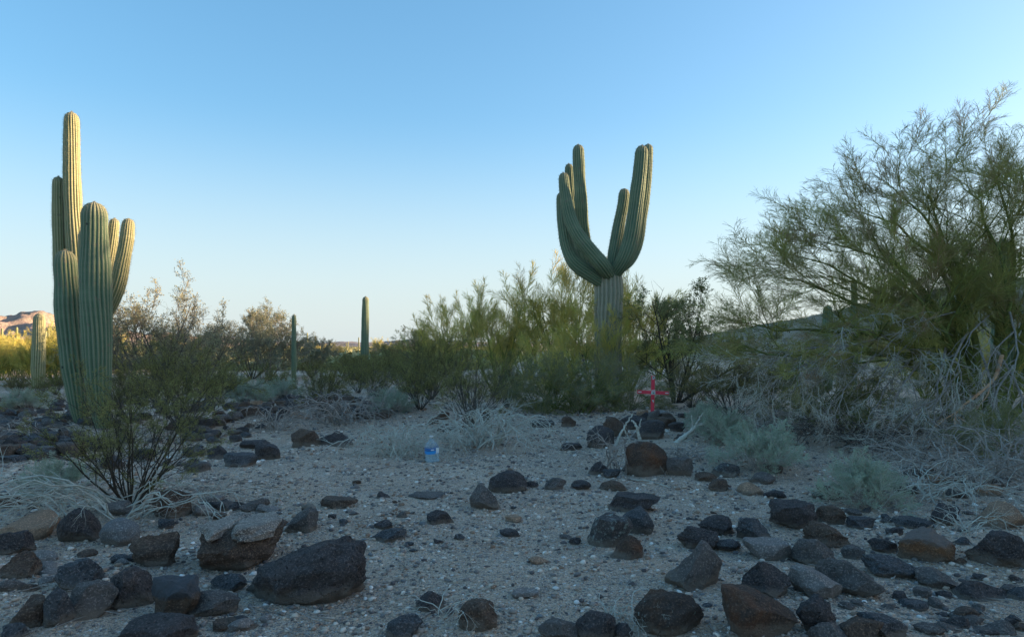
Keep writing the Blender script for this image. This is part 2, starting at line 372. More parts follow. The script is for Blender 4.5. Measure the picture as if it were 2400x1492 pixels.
# ------------------------------------------------------------------ ground sheet
def ground_mat():
    m, t, b = newmat('desert_soil', 0.95, 0.15)
    geo = N(t, 'ShaderNodeNewGeometry').outputs['Position']
    n1 = noise(t, geo, 0.9, 6, 0.65)
    c = mix(t, ramp(t, n1, [(0.38, 0.0), (0.62, 1.0)]), (0.62, 0.415, 0.285), (0.70, 0.51, 0.37))
    n2 = noise(t, geo, 3.5, 6, 0.7)
    c = mix(t, ramp(t, n2, [(0.50, 0.0), (0.66, 0.6)]), c, (0.47, 0.36, 0.28))
    # grains of gravel: dark, grey, white
    bare = ramp(t, noise(t, geo, 0.75, 5, 0.7), [(0.38, 0.45), (0.55, 1.0)])
    for sc, lo, amt in ((30, 0.26, 0.85), (62, 0.33, 0.85), (120, 0.36, 0.8), (210, 0.38, 0.6)):
        vd = voro(t, geo, sc); vc = voro(t, geo, sc, 'Color')
        sp = N(t, 'ShaderNodeSeparateColor'); t.links.new(vc, sp.inputs[0])
        inside = ramp(t, vd, [(lo, 1.0), (lo + 0.12, 0.0)])
        dark = ramp(t, sp.outputs[0], [(0.46, 0.0), (0.52, 1.0)])
        white = ramp(t, sp.outputs[0], [(0.09, 1.0), (0.11, 0.0)])
        f1 = N(t, 'ShaderNodeMath', operation='MULTIPLY'); t.links.new(inside, f1.inputs[0]); t.links.new(dark, f1.inputs[1])
        f2 = N(t, 'ShaderNodeMath', operation='MULTIPLY'); t.links.new(inside, f2.inputs[0]); t.links.new(white, f2.inputs[1])
        f1b = N(t, 'ShaderNodeMath', operation='MULTIPLY'); f1c = N(t, 'ShaderNodeMath', operation='MULTIPLY'); f1c.inputs[1].default_value = amt; t.links.new(bare, f1c.inputs[0]); t.links.new(f1c.outputs[0], f1b.inputs[1]); t.links.new(f1.outputs[0], f1b.inputs[0])
        f2b = N(t, 'ShaderNodeMath', operation='MULTIPLY'); f2b.inputs[1].default_value = amt; t.links.new(f2.outputs[0], f2b.inputs[0])
        c = mix(t, f1b.outputs[0], c, (0.19, 0.165, 0.155)); c = mix(t, f2b.outputs[0], c, (0.80, 0.76, 0.70))
    # far away the plain is covered with dry scrub
    ln = N(t, 'ShaderNodeVectorMath', operation='LENGTH'); t.links.new(geo, ln.inputs[0])
    dv = N(t, 'ShaderNodeMath', operation='DIVIDE'); dv.inputs[1].default_value = 400; t.links.new(ln.outputs['Value'], dv.inputs[0])
    n3 = noise(t, geo, 0.03, 6, 0.7)
    far = mix(t, ramp(t, n3, [(0.35, 0.0), (0.65, 1.0)]), (0.20, 0.19, 0.085), (0.30, 0.24, 0.13))
    c = mix(t, ramp(t, dv.outputs[0], [(0.08, 0.0), (0.35, 0.9)]), c, far)
    t.links.new(c, b.inputs['Base Color'])
    p = bump(t, b, noise(t, geo, 7, 8, 0.75), 0.7, 0.08)
    p = bump(t, b, voro(t, geo, 45), 0.7, 0.02, p)
    bump(t, b, noise(t, geo, 90, 3), 0.5, 0.01, p)
    return m
M['ground'] = ground_mat()
n = 410
u = np.linspace(-1, 1, n); a_, k_ = 4.2, 8.1
gx = a_ * np.sinh(k_ * u); gy = 8.0 + a_ * np.sinh(k_ * u)
X, Y = np.meshgrid(gx, gy)
Z = gz(X, Y)
I = (np.arange(n - 1)[:, None] * n + np.arange(n - 1)[None, :])
link('ground', mesh_np('ground', np.stack([X, Y, Z], -1).reshape(-1, 3), np.stack([I, I + 1, I + n + 1, I + n], -1).reshape(-1, 4), M['ground']))['kind'] = 'structure'

# ------------------------------------------------------------------ hills and mountains
def relief_mat(name, rock_a, rock_b, scrub, sscale, scrub_amt=0.5, bscale=0.02, bd=8.0):
    m, t, b = newmat(name, 0.95, 0.1)
    geo = N(t, 'ShaderNodeNewGeometry').outputs['Position']
    n1 = noise(t, geo, sscale, 8, 0.7)
    c = mix(t, ramp(t, n1, [(0.38, 0.0), (0.62, 1.0)]), rock_a, rock_b)
    n2 = noise(t, geo, sscale * 6, 6, 0.75)
    c = mix(t, ramp(t, n2, [(0.56 - 0.15 * scrub_amt, 0.0), (0.62, 0.9)]), c, scrub)
    t.links.new(c, b.inputs['Base Color'])
    bump(t, b, noise(t, geo, bscale, 10, 0.72), 0.9, bd)
    return m
def grid_obj(name, xs, ys, fz, mat):
    X, Y = np.meshgrid(xs, ys); Z = fz(X, Y); nx, ny = len(xs), len(ys)
    I = (np.arange(ny - 1)[:, None] * nx + np.arange(nx - 1)[None, :])
    o = link(name, mesh_np(name, np.stack([X, Y, Z], -1).reshape(-1, 3), np.stack([I, I + 1, I + nx + 1, I + nx], -1).reshape(-1, 4), mat))
    o['kind'] = 'structure'; return o
def hill_z(x, y):
    hc = np.interp(y, [-400, -150, 60, 110, 240, 411, 560, 760, 900], [4, 32, 34, 32, 27.5, 20.5, 13.0, 3.0, -1])
    hc = hc + 1.2 * fbm(y / 45, x * 0 + 3, o=3, s=5)
    hc = hc * np.exp(-((x - 190) / 75.0) ** 2 * np.where(x < 190, 1.0, 0.25))
    return hc - 1.5 + 0.9 * fbm(x / 18, y / 18, o=4, s=9) * np.clip(hc / 8, 0, 1)
M['hill'] = relief_mat('hill_slope', (0.276, 0.216, 0.156), (0.406, 0.302, 0.219), (0.162, 0.158, 0.094), 0.12, 0.8, 0.25, 1.2)
grid_obj('hill', np.linspace(35, 520, 150), np.linspace(-420, 880, 260), hill_z, M['hill'])

M['mountain'] = relief_mat('mountain_rock', (0.36, 0.25, 0.20), (0.46, 0.33, 0.27), (0.24, 0.21, 0.16), 0.004, 0.5, 0.012, 30.0)
MD = 4200.0
def mount_z(x, y):
    px = 1200 + F * x / y
    top = np.interp(px, [-900, -500, -200, 0, 60, 100, 135, 200, 260, 330, 420, 520, 640], [120, 210, 160, 205, 200, 214, 205, 180, 150, 120, 84, 40, -10])
    ridge = MD + 250 * fbm(x / 1500, x * 0, o=2, s=4)
    dd = (y - ridge) / np.where(y < ridge, 1150.0, 700.0)
    env = np.clip(1 - np.abs(dd), 0, 1) ** 1.25
    r = 1 - np.abs(fbm(x / 420, y / 520, o=6, s=31, g=0.55))
    r2 = fbm(x / 900, y / 700, o=3, s=12)
    z = top * env * (0.62 + 0.42 * r) + env * (1 - env) * 170 * r2 + env * 10 * fbm(x / 60, y / 60, o=3, s=44)
    return z - 8
grid_obj('mountain', np.linspace(-5600, -1150, 340), np.linspace(2900, 5100, 160), mount_z, M['mountain'])
M['farhill'] = relief_mat('far_hill_rock', (0.22, 0.20, 0.21), (0.30, 0.25, 0.245), (0.17, 0.17, 0.165), 0.003, 0.5, 0.006, 40.0)
def far_z(x, y):
    px = 1200 + F * x / y
    top = np.interp(px, [200, 420, 520, 560, 640, 720, 800, 880, 960, 1060, 1300, 1700], [150, 120, 110, 122, 100, 80, 84, 72, 86, 60, 60, 70]) * 1.0
    dd = (y - 7000) / 1300.0; env = np.clip(1 - np.abs(dd), 0, 1)
    return top * env * (0.8 + 0.35 * fbm(x / 500, y / 600, o=5, s=71)) + 20 * env * fbm(x / 200, y / 200, o=3, s=2) - 6
grid_obj('far_hills', np.linspace(-5200, 2600, 360), np.linspace(5700, 8300, 70), far_z, M['farhill'])

# ------------------------------------------------------------------ saguaros
def radius_fn(L, prof):
    xs = [p[0] for p in prof]; ys = [p[1] for p in prof]
    def f(s): return np.interp(s / L, xs, ys)
    return f
def column(path, prof, ribs=20, seed=0, step=0.035, tipped=True, per=8, spine=0.04, spine_len=0.035, depth=0.15, basefade=0.0):
    """ribbed cactus stem from its foot to its tip -> mesh arrays plus spine mesh arrays"""
    rng = np.random.RandomState(seed)
    P = smooth_path(path, 200); L = np.linalg.norm(np.diff(P, axis=0), axis=1).sum()
    nr = max(24, int(L / step)); P = smooth_path(path, nr)
    s = np.concatenate([[0], np.cumsum(np.linalg.norm(np.diff(P, axis=0), axis=1))]); L = s[-1]
    rf = radius_fn(L, prof); rad = rf(s)
    Rt = rf(L)
    if tipped:
        cap = 1.5 * Rt; q = np.clip((s - (L - cap)) / cap, 0, 1); rad = rad * np.sqrt(np.clip(1 - q ** 2.3, 0.0004, 1))
    rad = rad * (1 + 0.035 * fbm(s * 2.3, s * 0 + seed, o=3, s=seed % 97))
    T = np.gradient(P, axis=0); T /= np.linalg.norm(T, axis=1, keepdims=True)
    U = np.zeros_like(P); u0 = np.cross(T[0], [0.3, 1, 0.1]); U[0] = nz(u0)
    for i in range(1, len(P)):
        v = U[i-1] - T[i] * np.dot(U[i-1], T[i]); U[i] = nz(v)
    W = np.cross(T, U)
    na = ribs * per; th = np.arange(na) * 2 * np.pi / na
    tw = 0.10 * fbm(s * 0.8, s * 0 + 5 + seed, o=2, s=3)
    # ribs bulge and wander a little
    wob = 0.10 * vnoise(np.cos(th)[None, :] * 2 + s[:, None] * 1.1, np.sin(th)[None, :] * 2 + seed, s[:, None] * 0.9, s=7)
    ph = ribs * (th[None, :]) / 2 + wob * 3
    f = np.abs(np.cos(ph)) ** 0.8
    A = th[None, :] + tw[:, None]
    notch = depth * (0.85 + 0.25 * vnoise(s[:, None] * 1.7, th[None, :] * 3, s=9 + seed % 13))
    rr = rad[:, None] * (1 - notch + notch * f) * (1 + 0.03 * vnoise(s[:, None] * 3, np.cos(th)[None, :] * 1.5, np.sin(th)[None, :] * 1.5, s=seed % 31))
    V = P[:, None, :] + rr[..., None] * (np.cos(A)[..., None] * U[:, None, :] + np.sin(A)[..., None] * W[:, None, :])
    nv = len(P)
    i = np.arange(nv - 1)[:, None]; j = np.arange(na)[None, :]; j2 = (j + 1) % na
    Fq = np.stack([i * na + j, i * na + j2, (i + 1) * na + j2, (i + 1) * na + j], -1).reshape(-1, 4)
    VV = V.reshape(-1, 3)
    tipa = np.clip(1 - (L - s) / (2.2 * Rt), 0, 1) if tipped else s * 0
    attrs = dict(rib=f.ravel(), along=np.repeat(s, na), tip=np.repeat(tipa, na), base=np.repeat(np.clip(1 - s / max(basefade, 1e-6), 0, 1) if basefade else s * 0, na))
    sp = None
    if spine:
        SV, SF = [], []; cnt = 0
        Nn = V - P[:, None, :]; Nn /= np.linalg.norm(Nn, axis=2, keepdims=True)
        si = np.clip(np.searchsorted(s, np.arange(0.05, L, spine)), 0, nv - 1)
        crest = [np.argmax(f[k].reshape(ribs, per), axis=1) + np.arange(ribs) * per for k in si]
        base = np.concatenate([V[k, c] for k, c in zip(si, crest)]); nor = np.concatenate([Nn[k, c] for k, c in zip(si, crest)])
        for q in range(4):
            d = nor + rng.normal(0, 0.55, nor.shape) + T[0] * 0.15; d /= np.linalg.norm(d, axis=1, keepdims=True)
            sd_ = np.cross(d, rng.normal(0, 1, nor.shape)); sd_ /= np.linalg.norm(sd_, axis=1, keepdims=True)
            ln = spine_len * rng.uniform(0.6, 1.3, (len(nor), 1)); wd = 0.0014
            a = base - sd_ * wd; b = base + sd_ * wd; c = base + d * ln
            m_ = len(base); SV += [np.stack([a, b, c], 1).reshape(-1, 3)]
            SF.append(cnt + np.arange(m_ * 3).reshape(-1, 3)); cnt += m_ * 3
        sp = (np.concatenate(SV), np.concatenate(SF))
    return VV, Fq, attrs, sp
def saguaro(name, base, label, stems, mat='cactus', group=None, spine=0.04, spine_len=0.035, ribs=20, step=0.035, per=8, seed=1, mats=None):
    """stems: list of (partname, path in world coords foot->tip, profile, ribs)"""
    root = empty('saguaro', base, label, 'cactus', group)
    b = np.array(base); spv, spf, c = [], [], 0
    for i, (pn, path, prof, rb) in enumerate(stems):
        VV, Fq, at_, sp = column([np.array(p) - b for p in path], prof, rb or ribs, seed * 13 + i, step, pn != 'trunk_open', per, spine, spine_len, basefade=(2.6 if mats and mats[i] == 'cactus_old' else 0))
        part('trunk' if pn.startswith('trunk') else pn, mesh_np(pn, VV, Fq, M[mats[i] if mats else mat], attrs=at_), root)
        if sp is not None: spv.append(sp[0]); spf.append(sp[1] + c); c += len(sp[0])
    if spv:
        o = part('spines', mesh_np('spines', np.concatenate(spv), np.concatenate(spf), M['spine'], smooth=False), root); o['kind'] = 'stuff'
    return root
def PX(d, pts): return [tuple(at(x, y, d + (p[0] if p else 0))) for x, y, *p in pts]
def prof(d, *ws):   # (fraction, width in px)
    return [(f, w_ * 0.5 * d / F) for f, w_ in ws]

# left cluster: three plants standing close together
d = 11.4
gF = ground_at(238, 1003)
saguaro('saguaro', at(238, 1003, d), 'thick green saguaro column in shade, front one of the left cluster, with no arms',
    [('trunk', PX(d, [(240, 1006), (236, 960), (230, 880), (226, 760), (224, 640), (222, 540), (221, 473)]),
      prof(d, (0, 30), (0.08, 42), (0.25, 58), (0.5, 66), (0.66, 69), (0.78, 62), (0.9, 56), (1, 55)), 21)], seed=3)
d = 11.7
saguaro('saguaro', at(188, 1002, d), 'shorter green saguaro column leaning left of the thick front one, rounded top',
    [('trunk', PX(d, [(192, 1004), (186, 960), (177, 880), (168, 800), (161, 740), (156, 660), (152, 585)]),
      prof(d, (0, 22), (0.12, 42), (0.35, 56), (0.6, 58), (0.8, 52), (1, 46)), 18)], seed=5)
d = 12.7
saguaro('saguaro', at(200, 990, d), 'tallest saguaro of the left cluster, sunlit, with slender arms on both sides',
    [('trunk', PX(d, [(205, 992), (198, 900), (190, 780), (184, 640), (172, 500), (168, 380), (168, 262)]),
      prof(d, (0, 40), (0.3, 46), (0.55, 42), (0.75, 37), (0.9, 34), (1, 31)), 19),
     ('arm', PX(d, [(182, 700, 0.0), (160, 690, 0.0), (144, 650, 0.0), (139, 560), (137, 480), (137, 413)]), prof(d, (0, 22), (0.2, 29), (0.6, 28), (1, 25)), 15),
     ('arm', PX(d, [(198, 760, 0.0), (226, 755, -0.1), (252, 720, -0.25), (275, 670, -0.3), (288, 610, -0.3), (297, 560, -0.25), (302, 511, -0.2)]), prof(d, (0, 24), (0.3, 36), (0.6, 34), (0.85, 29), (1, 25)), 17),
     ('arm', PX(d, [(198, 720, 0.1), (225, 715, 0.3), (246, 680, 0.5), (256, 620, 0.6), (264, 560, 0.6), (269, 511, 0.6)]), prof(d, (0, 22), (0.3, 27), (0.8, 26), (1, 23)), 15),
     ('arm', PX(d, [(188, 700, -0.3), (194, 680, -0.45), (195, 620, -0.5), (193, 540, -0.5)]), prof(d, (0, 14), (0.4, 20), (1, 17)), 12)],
    mat='cactus_sunlit', seed=8)

# big many-armed saguaro
d = 17.0
saguaro('saguaro', at(1426, 968, d), 'huge saguaro with long upswept arms and a bare grey trunk, behind the red cross',
    [('trunk', PX(d, [(1426, 972), (1426, 900), (1425, 800), (1426, 720), (1427, 622)]), prof(d, (0, 56), (0.3, 62), (0.7, 66), (0.93, 66), (1, 58)), 20),
     ('arm', PX(d, [(1415, 650, 0.3), (1392, 625, 0.4), (1374, 585, 0.45), (1365, 530, 0.45), (1361, 460, 0.4), (1357, 400, 0.4), (1355, 338, 0.4)]), prof(d, (0, 24), (0.2, 32), (0.5, 31), (1, 27)), 17),
     ('arm', PX(d, [(1432, 652, -0.1), (1412, 622, -0.45), (1378, 582, -0.55), (1354, 550, -0.55), (1336, 510, -0.5), (1325, 455, -0.45), (1320, 404, -0.4)]), prof(d, (0, 28), (0.2, 37), (0.5, 33), (0.8, 27), (1, 23)), 17),
     ('arm', PX(d, [(1420, 668, -0.1), (1384, 643, -0.2), (1348, 615, -0.25), (1330, 580, -0.2), (1321, 530, -0.1), (1317, 490), (1315, 450)]), prof(d, (0, 26), (0.25, 36), (0.6, 30), (1, 22)), 16),
     ('arm', PX(d, [(1415, 650, 0.4), (1385, 630, 0.7), (1358, 580, 0.8), (1344, 510, 0.8), (1337, 450, 0.8), (1333, 383, 0.8)]), prof(d, (0, 20), (0.2, 27), (0.6, 24), (1, 20)), 15),
     ('arm', PX(d, [(1434, 648, -0.1), (1460, 612, -0.3), (1476, 570, -0.35), (1487, 510, -0.35), (1494, 450, -0.35), (1500, 400, -0.35), (1505, 340, -0.35)]), prof(d, (0, 28), (0.2, 38), (0.5, 36), (0.85, 31), (1, 28)), 18),
     ('arm', PX(d, [(1442, 634, 0.2), (1474, 612, 0.35), (1492, 575, 0.5), (1503, 515, 0.5), (1511, 455, 0.5), (1517, 400, 0.5), (1519, 337, 0.5)]), prof(d, (0, 24), (0.2, 28), (0.6, 26), (1, 23)), 16),
     ('arm', PX(d, [(1430, 650, -0.1), (1436, 610, -0.1), (1443, 570, 0.0), (1452, 520, 0.1), (1460, 480, 0.1), (1464, 441, 0.1)]), prof(d, (0, 22), (0.3, 30), (1, 26)), 16)],
    mats=['cactus_old'] + ['cactus'] * 7, seed=11, spine=0.06, spine_len=0.04)

def lone(px, ytop, ybase, d, wpx, label, mat='cactus', spine=0.0, lean=0, rb=16, group=None, sd_=1, per=6):
    b = at(px - lean, ybase, d); b.z = min(b.z, gz1(b.x, b.y)) - 0.05
    top = at(px, ytop, d)
    path = [tuple(b), tuple(b.lerp(top, 0.35)), tuple(b.lerp(top, 0.7)), tuple(top)]
    return saguaro('saguaro', b, label, [('trunk', path, prof(d, (0, wpx * 0.8), (0.3, wpx * 1.08), (0.7, wpx * 0.95), (1, wpx * 0.86)), rb)], mat=mat, spine=spine, group=group, seed=sd_, step=0.06 if d < 40 else 0.2, per=per)
lone(92, 733, 908, 23.0, 28, 'single stout saguaro at far left, its top half in sun', 'cactus_sunlit', 0.06, lean=3, rb=18, sd_=21, per=8)
lone(857, 694, 876, 33.0, 18, 'tall single saguaro post left of centre above the creosote', 'cactus', 0.09, lean=3, sd_=22)
lone(689, 736, 892, 24.5, 11, 'thin dark saguaro pole beside the pale sunlit tree', 'cactus', 0.09, sd_=23, rb=13)
lone(774, 803, 850, 62.0, 7.5, 'small distant saguaro stub between the thin pole and the tall post', 'cactus_sunlit', sd_=24, rb=12, per=4)
lone(360, 772, 870, 40.0, 8.5, 'saguaro half hidden inside the brown-green tree at left', 'cactus_sunlit', sd_=25, rb=12, per=4)
lone(581, 783, 850, 55.0, 6.5, 'slim sunlit saguaro behind the bare grey tree left of centre', 'cactus_sunlit', sd_=26, rb=12, per=4)
lone(638, 790, 850, 60.0, 6, 'slim saguaro seen through the pale sunlit tree', 'cactus_sunlit', sd_=27, rb=12, per=4)
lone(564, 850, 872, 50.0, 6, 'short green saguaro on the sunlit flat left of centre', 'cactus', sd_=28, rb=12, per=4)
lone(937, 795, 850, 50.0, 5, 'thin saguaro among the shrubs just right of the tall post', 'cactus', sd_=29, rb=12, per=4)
lone(1256, 762, 850, 44.0, 8.5, 'saguaro seen through the palo verde left of the huge saguaro', 'cactus_sunlit', sd_=30, rb=13, per=4)
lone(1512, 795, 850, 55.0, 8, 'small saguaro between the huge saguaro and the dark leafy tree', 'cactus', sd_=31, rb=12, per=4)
lone(1640, 806, 850, 80.0, 3.4, 'tiny pale saguaro below the foot of the hill', 'cactus_sunlit', sd_=32, rb=10, per=4)
lone(1741, 792, 850, 80.0, 4.5, 'tiny saguaro on the lower hill slope, left of the great palo verde', 'cactus_sunlit', sd_=33, rb=10, per=4)
lone(2002, 655, 870, 26.0, 15, 'pale green saguaro behind the left half of the great palo verde', 'cactus', sd_=34, rb=15)
lone(1940, 715, 880, 24.0, 24, 'stumpy green saguaro behind the great palo verde limbs', 'cactus', sd_=35, rb=15)
lone(2350, 560, 960, 14.5, 44, 'stout saguaro trunk standing behind the great palo verde trunks', 'cactus_old' if False else 'cactus', sd_=36, rb=20, spine=0.08, per=8)
rg = random.Random(77)
for i in range(46):      # a forest of tiny saguaros on the sunlit plain
    px = rg.choice([rg.uniform(2, 145), rg.uniform(2, 145), rg.uniform(260, 1000), rg.uniform(260, 700)])
    dd = rg.uniform(90, 260); hh = rg.uniform(2.2, 4.6)
    lone(px, HOR - (hh - H) / dd * F, HOR + H / dd * F, dd, 0.36 / dd * F, 'tiny sunlit saguaro far out on the plain', 'cactus_sunlit', sd_=100 + i, rb=9, per=2, group='tiny distant saguaros on the plain')

# ------------------------------------------------------------------ twig and leaf sprays
def leaf_quads(P, D, n, size, rng, spread=0.0, ratio=0.45):
    """n leaves round each point"""
    out = []
    for q in range(n):
        c = P + rng.normal(0, spread, P.shape)
        a = D + rng.normal(0, 0.9, P.shape); a /= np.linalg.norm(a, axis=1, keepdims=True)
        b = np.cross(a, rng.normal(0, 1, P.shape)); b /= np.linalg.norm(b, axis=1, keepdims=True)
        s = size * rng.uniform(0.6, 1.3, (len(P), 1))
        out.append(np.stack([c, c + a * s * 0.5 + b * s * ratio * 0.5, c + a * s, c + a * s * 0.5 - b * s * ratio * 0.5], 1).reshape(-1, 3))
    V = np.concatenate(out); return V, np.arange(len(V)).reshape(-1, 4)
def make_spray(seed, L=0.7, n1=12, n2=4, ang=35, l1=0.45, l2=0.35, r=0.0035, curl=0.10, up=0.25, leaf=0, lsize=0.02, lspread=0.006, ratio=0.45, mat=None, matl=None, name='twig_spray', sides=3):
    rng = random.Random(seed); nr = np.random.RandomState(seed); lines = []
    main = wander((0, 0, 0), (0, 0, 1), L, 6, curl, 0, rng, r * 1.6, r * 0.6); lines.append(main)
    lp, ld = [], []
    for i in range(n1):
        t = 0.12 + 0.86 * (i + rng.random()) / n1
        p, dd = interp(main[0], t)
        c = wander(p, off_dir(dd, R(ang) * rng.uniform(0.6, 1.3), rng), L * l1 * (1.15 - 0.6 * t) * rng.uniform(0.7, 1.2), 4, curl, 0, rng, r, r * 0.5); lines.append(c)
        for k in range(n2):
            t2 = 0.2 + 0.75 * (k + rng.random()) / n2
            p2, d2 = interp(c[0], t2)
            e = wander(p2, off_dir(d2, R(ang) * rng.uniform(0.6, 1.3), rng), L * l1 * l2 * rng.uniform(0.6, 1.3), 2, curl, 0, rng, r * 0.7, r * 0.35); lines.append(e)
            if leaf:
                for q in (0.3, 0.6, 1.0):
                    a, b = interp(e[0], q); lp.append(a); ld.append(b)
    V, Fq = tubes_np(lines, sides)
    if not leaf: return mesh_np(name, V, Fq, mat, smooth=False)
    LV, LF = leaf_quads(np.array(lp), np.array(ld), leaf, lsize, nr, lspread, ratio)
    me = mesh_np(name, np.concatenate([V, LV]), np.concatenate([Fq, LF + len(V)]), mat, smooth=False)
    me.materials.append(matl)
    mi = np.zeros(len(Fq) + len(LF), dtype=np.int32); mi[len(Fq):] = 1; me.polygons.foreach_set('material_index', mi)
    return me
SP = {}
SP['pv'] = [make_spray(10 + i, L=0.75, n1=14, n2=6, ang=36, r=0.0038, curl=0.17, mat=M['pv_twig']) for i in range(5)] + [make_spray(15, L=0.75, n1=15, n2=6, ang=32, r=0.0036, mat=M['pv_twig_dry'])]
SP['pvb'] = [make_spray(20 + i, L=0.75, n1=15, n2=6, ang=30, r=0.0052, mat=M['pv_twig_bright']) for i in range(4)] + [make_spray(26, L=0.75, n1=15, n2=6, ang=32, r=0.0038, mat=M['pv_twig'])]
SP['dead'] = [make_spray(30 + i, L=0.6, n1=12, n2=4, ang=40, r=0.0032, curl=0.2, mat=M['spray_dead']) for i in range(5)]
SP['creo'] = [make_spray(40 + i, L=0.30, n1=8, n2=4, ang=38, r=0.0018, leaf=3, lsize=0.013, mat=M['stem_dark'], matl=M['creosote'], name='leaf_spray') for i in range(5)]
SP['creor'] = [make_spray(50 + i, L=0.32, n1=8, n2=4, ang=38, r=0.0018, leaf=3, lsize=0.016, mat=M['stem_grey'], matl=M['creosote_rusty'], name='leaf_spray') for i in range(4)]
SP['feather'] = [make_spray(60 + i, L=0.6, n1=14, n2=5, ang=35, r=0.0026, leaf=3, lsize=0.03, ratio=0.22, mat=M['pv_twig'], matl=M['feathery'], name='leaf_spray') for i in range(4)]
SP['dark'] = [make_spray(70 + i, L=0.5, n1=8, n2=3, ang=45, r=0.0035, leaf=4, lsize=0.042, lspread=0.02, mat=M['stem_dark'], matl=M['darkleaf'], name='leaf_spray') for i in range(4)]
SP['brown'] = [make_spray(80 + i, L=0.55, n1=9, n2=3, ang=45, r=0.0045, leaf=2, lsize=0.04, lspread=0.02, mat=M['stem_grey'], matl=M['brownleaf'], name='leaf_spray') for i in range(4)]
SP['sun'] = [make_spray(90 + i, L=0.6, n1=9, n2=3, ang=45, r=0.005, leaf=3, lsize=0.055, lspread=0.03, mat=M['dead_grey'], matl=M['sunleaf'], name='leaf_spray') for i in range(4)]
SP['grey'] = [make_spray(110 + i, L=0.26, n1=9, n2=4, ang=32, r=0.0020, leaf=2, lsize=0.018, mat=M['spray_dead'], matl=M['greyleaf'], name='leaf_spray') for i in range(5)]

# foliage of the farther plants: one part that scatters the same sprays over stored points
GN = {}; HGT = {}
def gn_tree(key):
    if key in GN: return GN[key]
    g = bpy.data.node_groups.new('foliage_' + key, 'GeometryNodeTree')
    g.interface.new_socket('Geometry', in_out='INPUT', socket_type='NodeSocketGeometry'); g.interface.new_socket('Geometry', in_out='OUTPUT', socket_type='NodeSocketGeometry')
    gi = g.nodes.new('NodeGroupInput'); go = g.nodes.new('NodeGroupOutput'); jn = g.nodes.new('GeometryNodeJoinGeometry')
    for me in reversed(SP[key]):
        so = bpy.data.objects.new('spray_source', me); oi = g.nodes.new('GeometryNodeObjectInfo'); oi.inputs['Object'].default_value = so
        ti = g.nodes.new('GeometryNodeGeometryToInstance'); g.links.new(oi.outputs['Geometry'], ti.inputs[0]); g.links.new(ti.outputs[0], jn.inputs[0])
    ip = g.nodes.new('GeometryNodeInstanceOnPoints'); g.links.new(gi.outputs[0], ip.inputs['Points']); g.links.new(jn.outputs[0], ip.inputs['Instance'])
    ip.inputs['Pick Instance'].default_value = True
    def attr(nm, dt):
        a = g.nodes.new('GeometryNodeInputNamedAttribute'); a.data_type = dt; a.inputs['Name'].default_value = nm
        return [o for o in a.outputs if o.enabled][0]
    g.links.new(attr('idx', 'INT'), ip.inputs['Instance Index'])
    g.links.new(attr('rot', 'FLOAT_VECTOR'), ip.inputs['Rotation']); g.links.new(attr('scl', 'FLOAT'), ip.inputs['Scale'])
    g.links.new(ip.outputs[0], go.inputs[0]); GN[key] = g; return g
def foliage(root, key, items, rng, nm='foliage'):
    me = bpy.data.meshes.new(nm); me.vertices.add(len(items)); me.vertices.foreach_set('co', np.array([i[0] for i in items], np.float32).ravel())
    eu = []
    for p, dd, roll, sc in items:
        e = (Vector(dd).to_track_quat('Z', 'Y').to_matrix().to_4x4() @ Matrix.Rotation(roll, 4, 'Z')).to_euler(); eu += [e.x, e.y, e.z]
    a = me.attributes.new('rot', 'FLOAT_VECTOR', 'POINT'); a.data.foreach_set('vector', eu)
    a = me.attributes.new('scl', 'FLOAT', 'POINT'); a.data.foreach_set('value', [i[3] for i in items])
    a = me.attributes.new('idx', 'INT', 'POINT'); a.data.foreach_set('value', [rng.randrange(len(SP[key])) for _ in items])
    o = part(nm, me, root); o['kind'] = 'stuff'
    md = o.modifiers.new('foliage', 'NODES'); md.node_group = gn_tree(key); return o

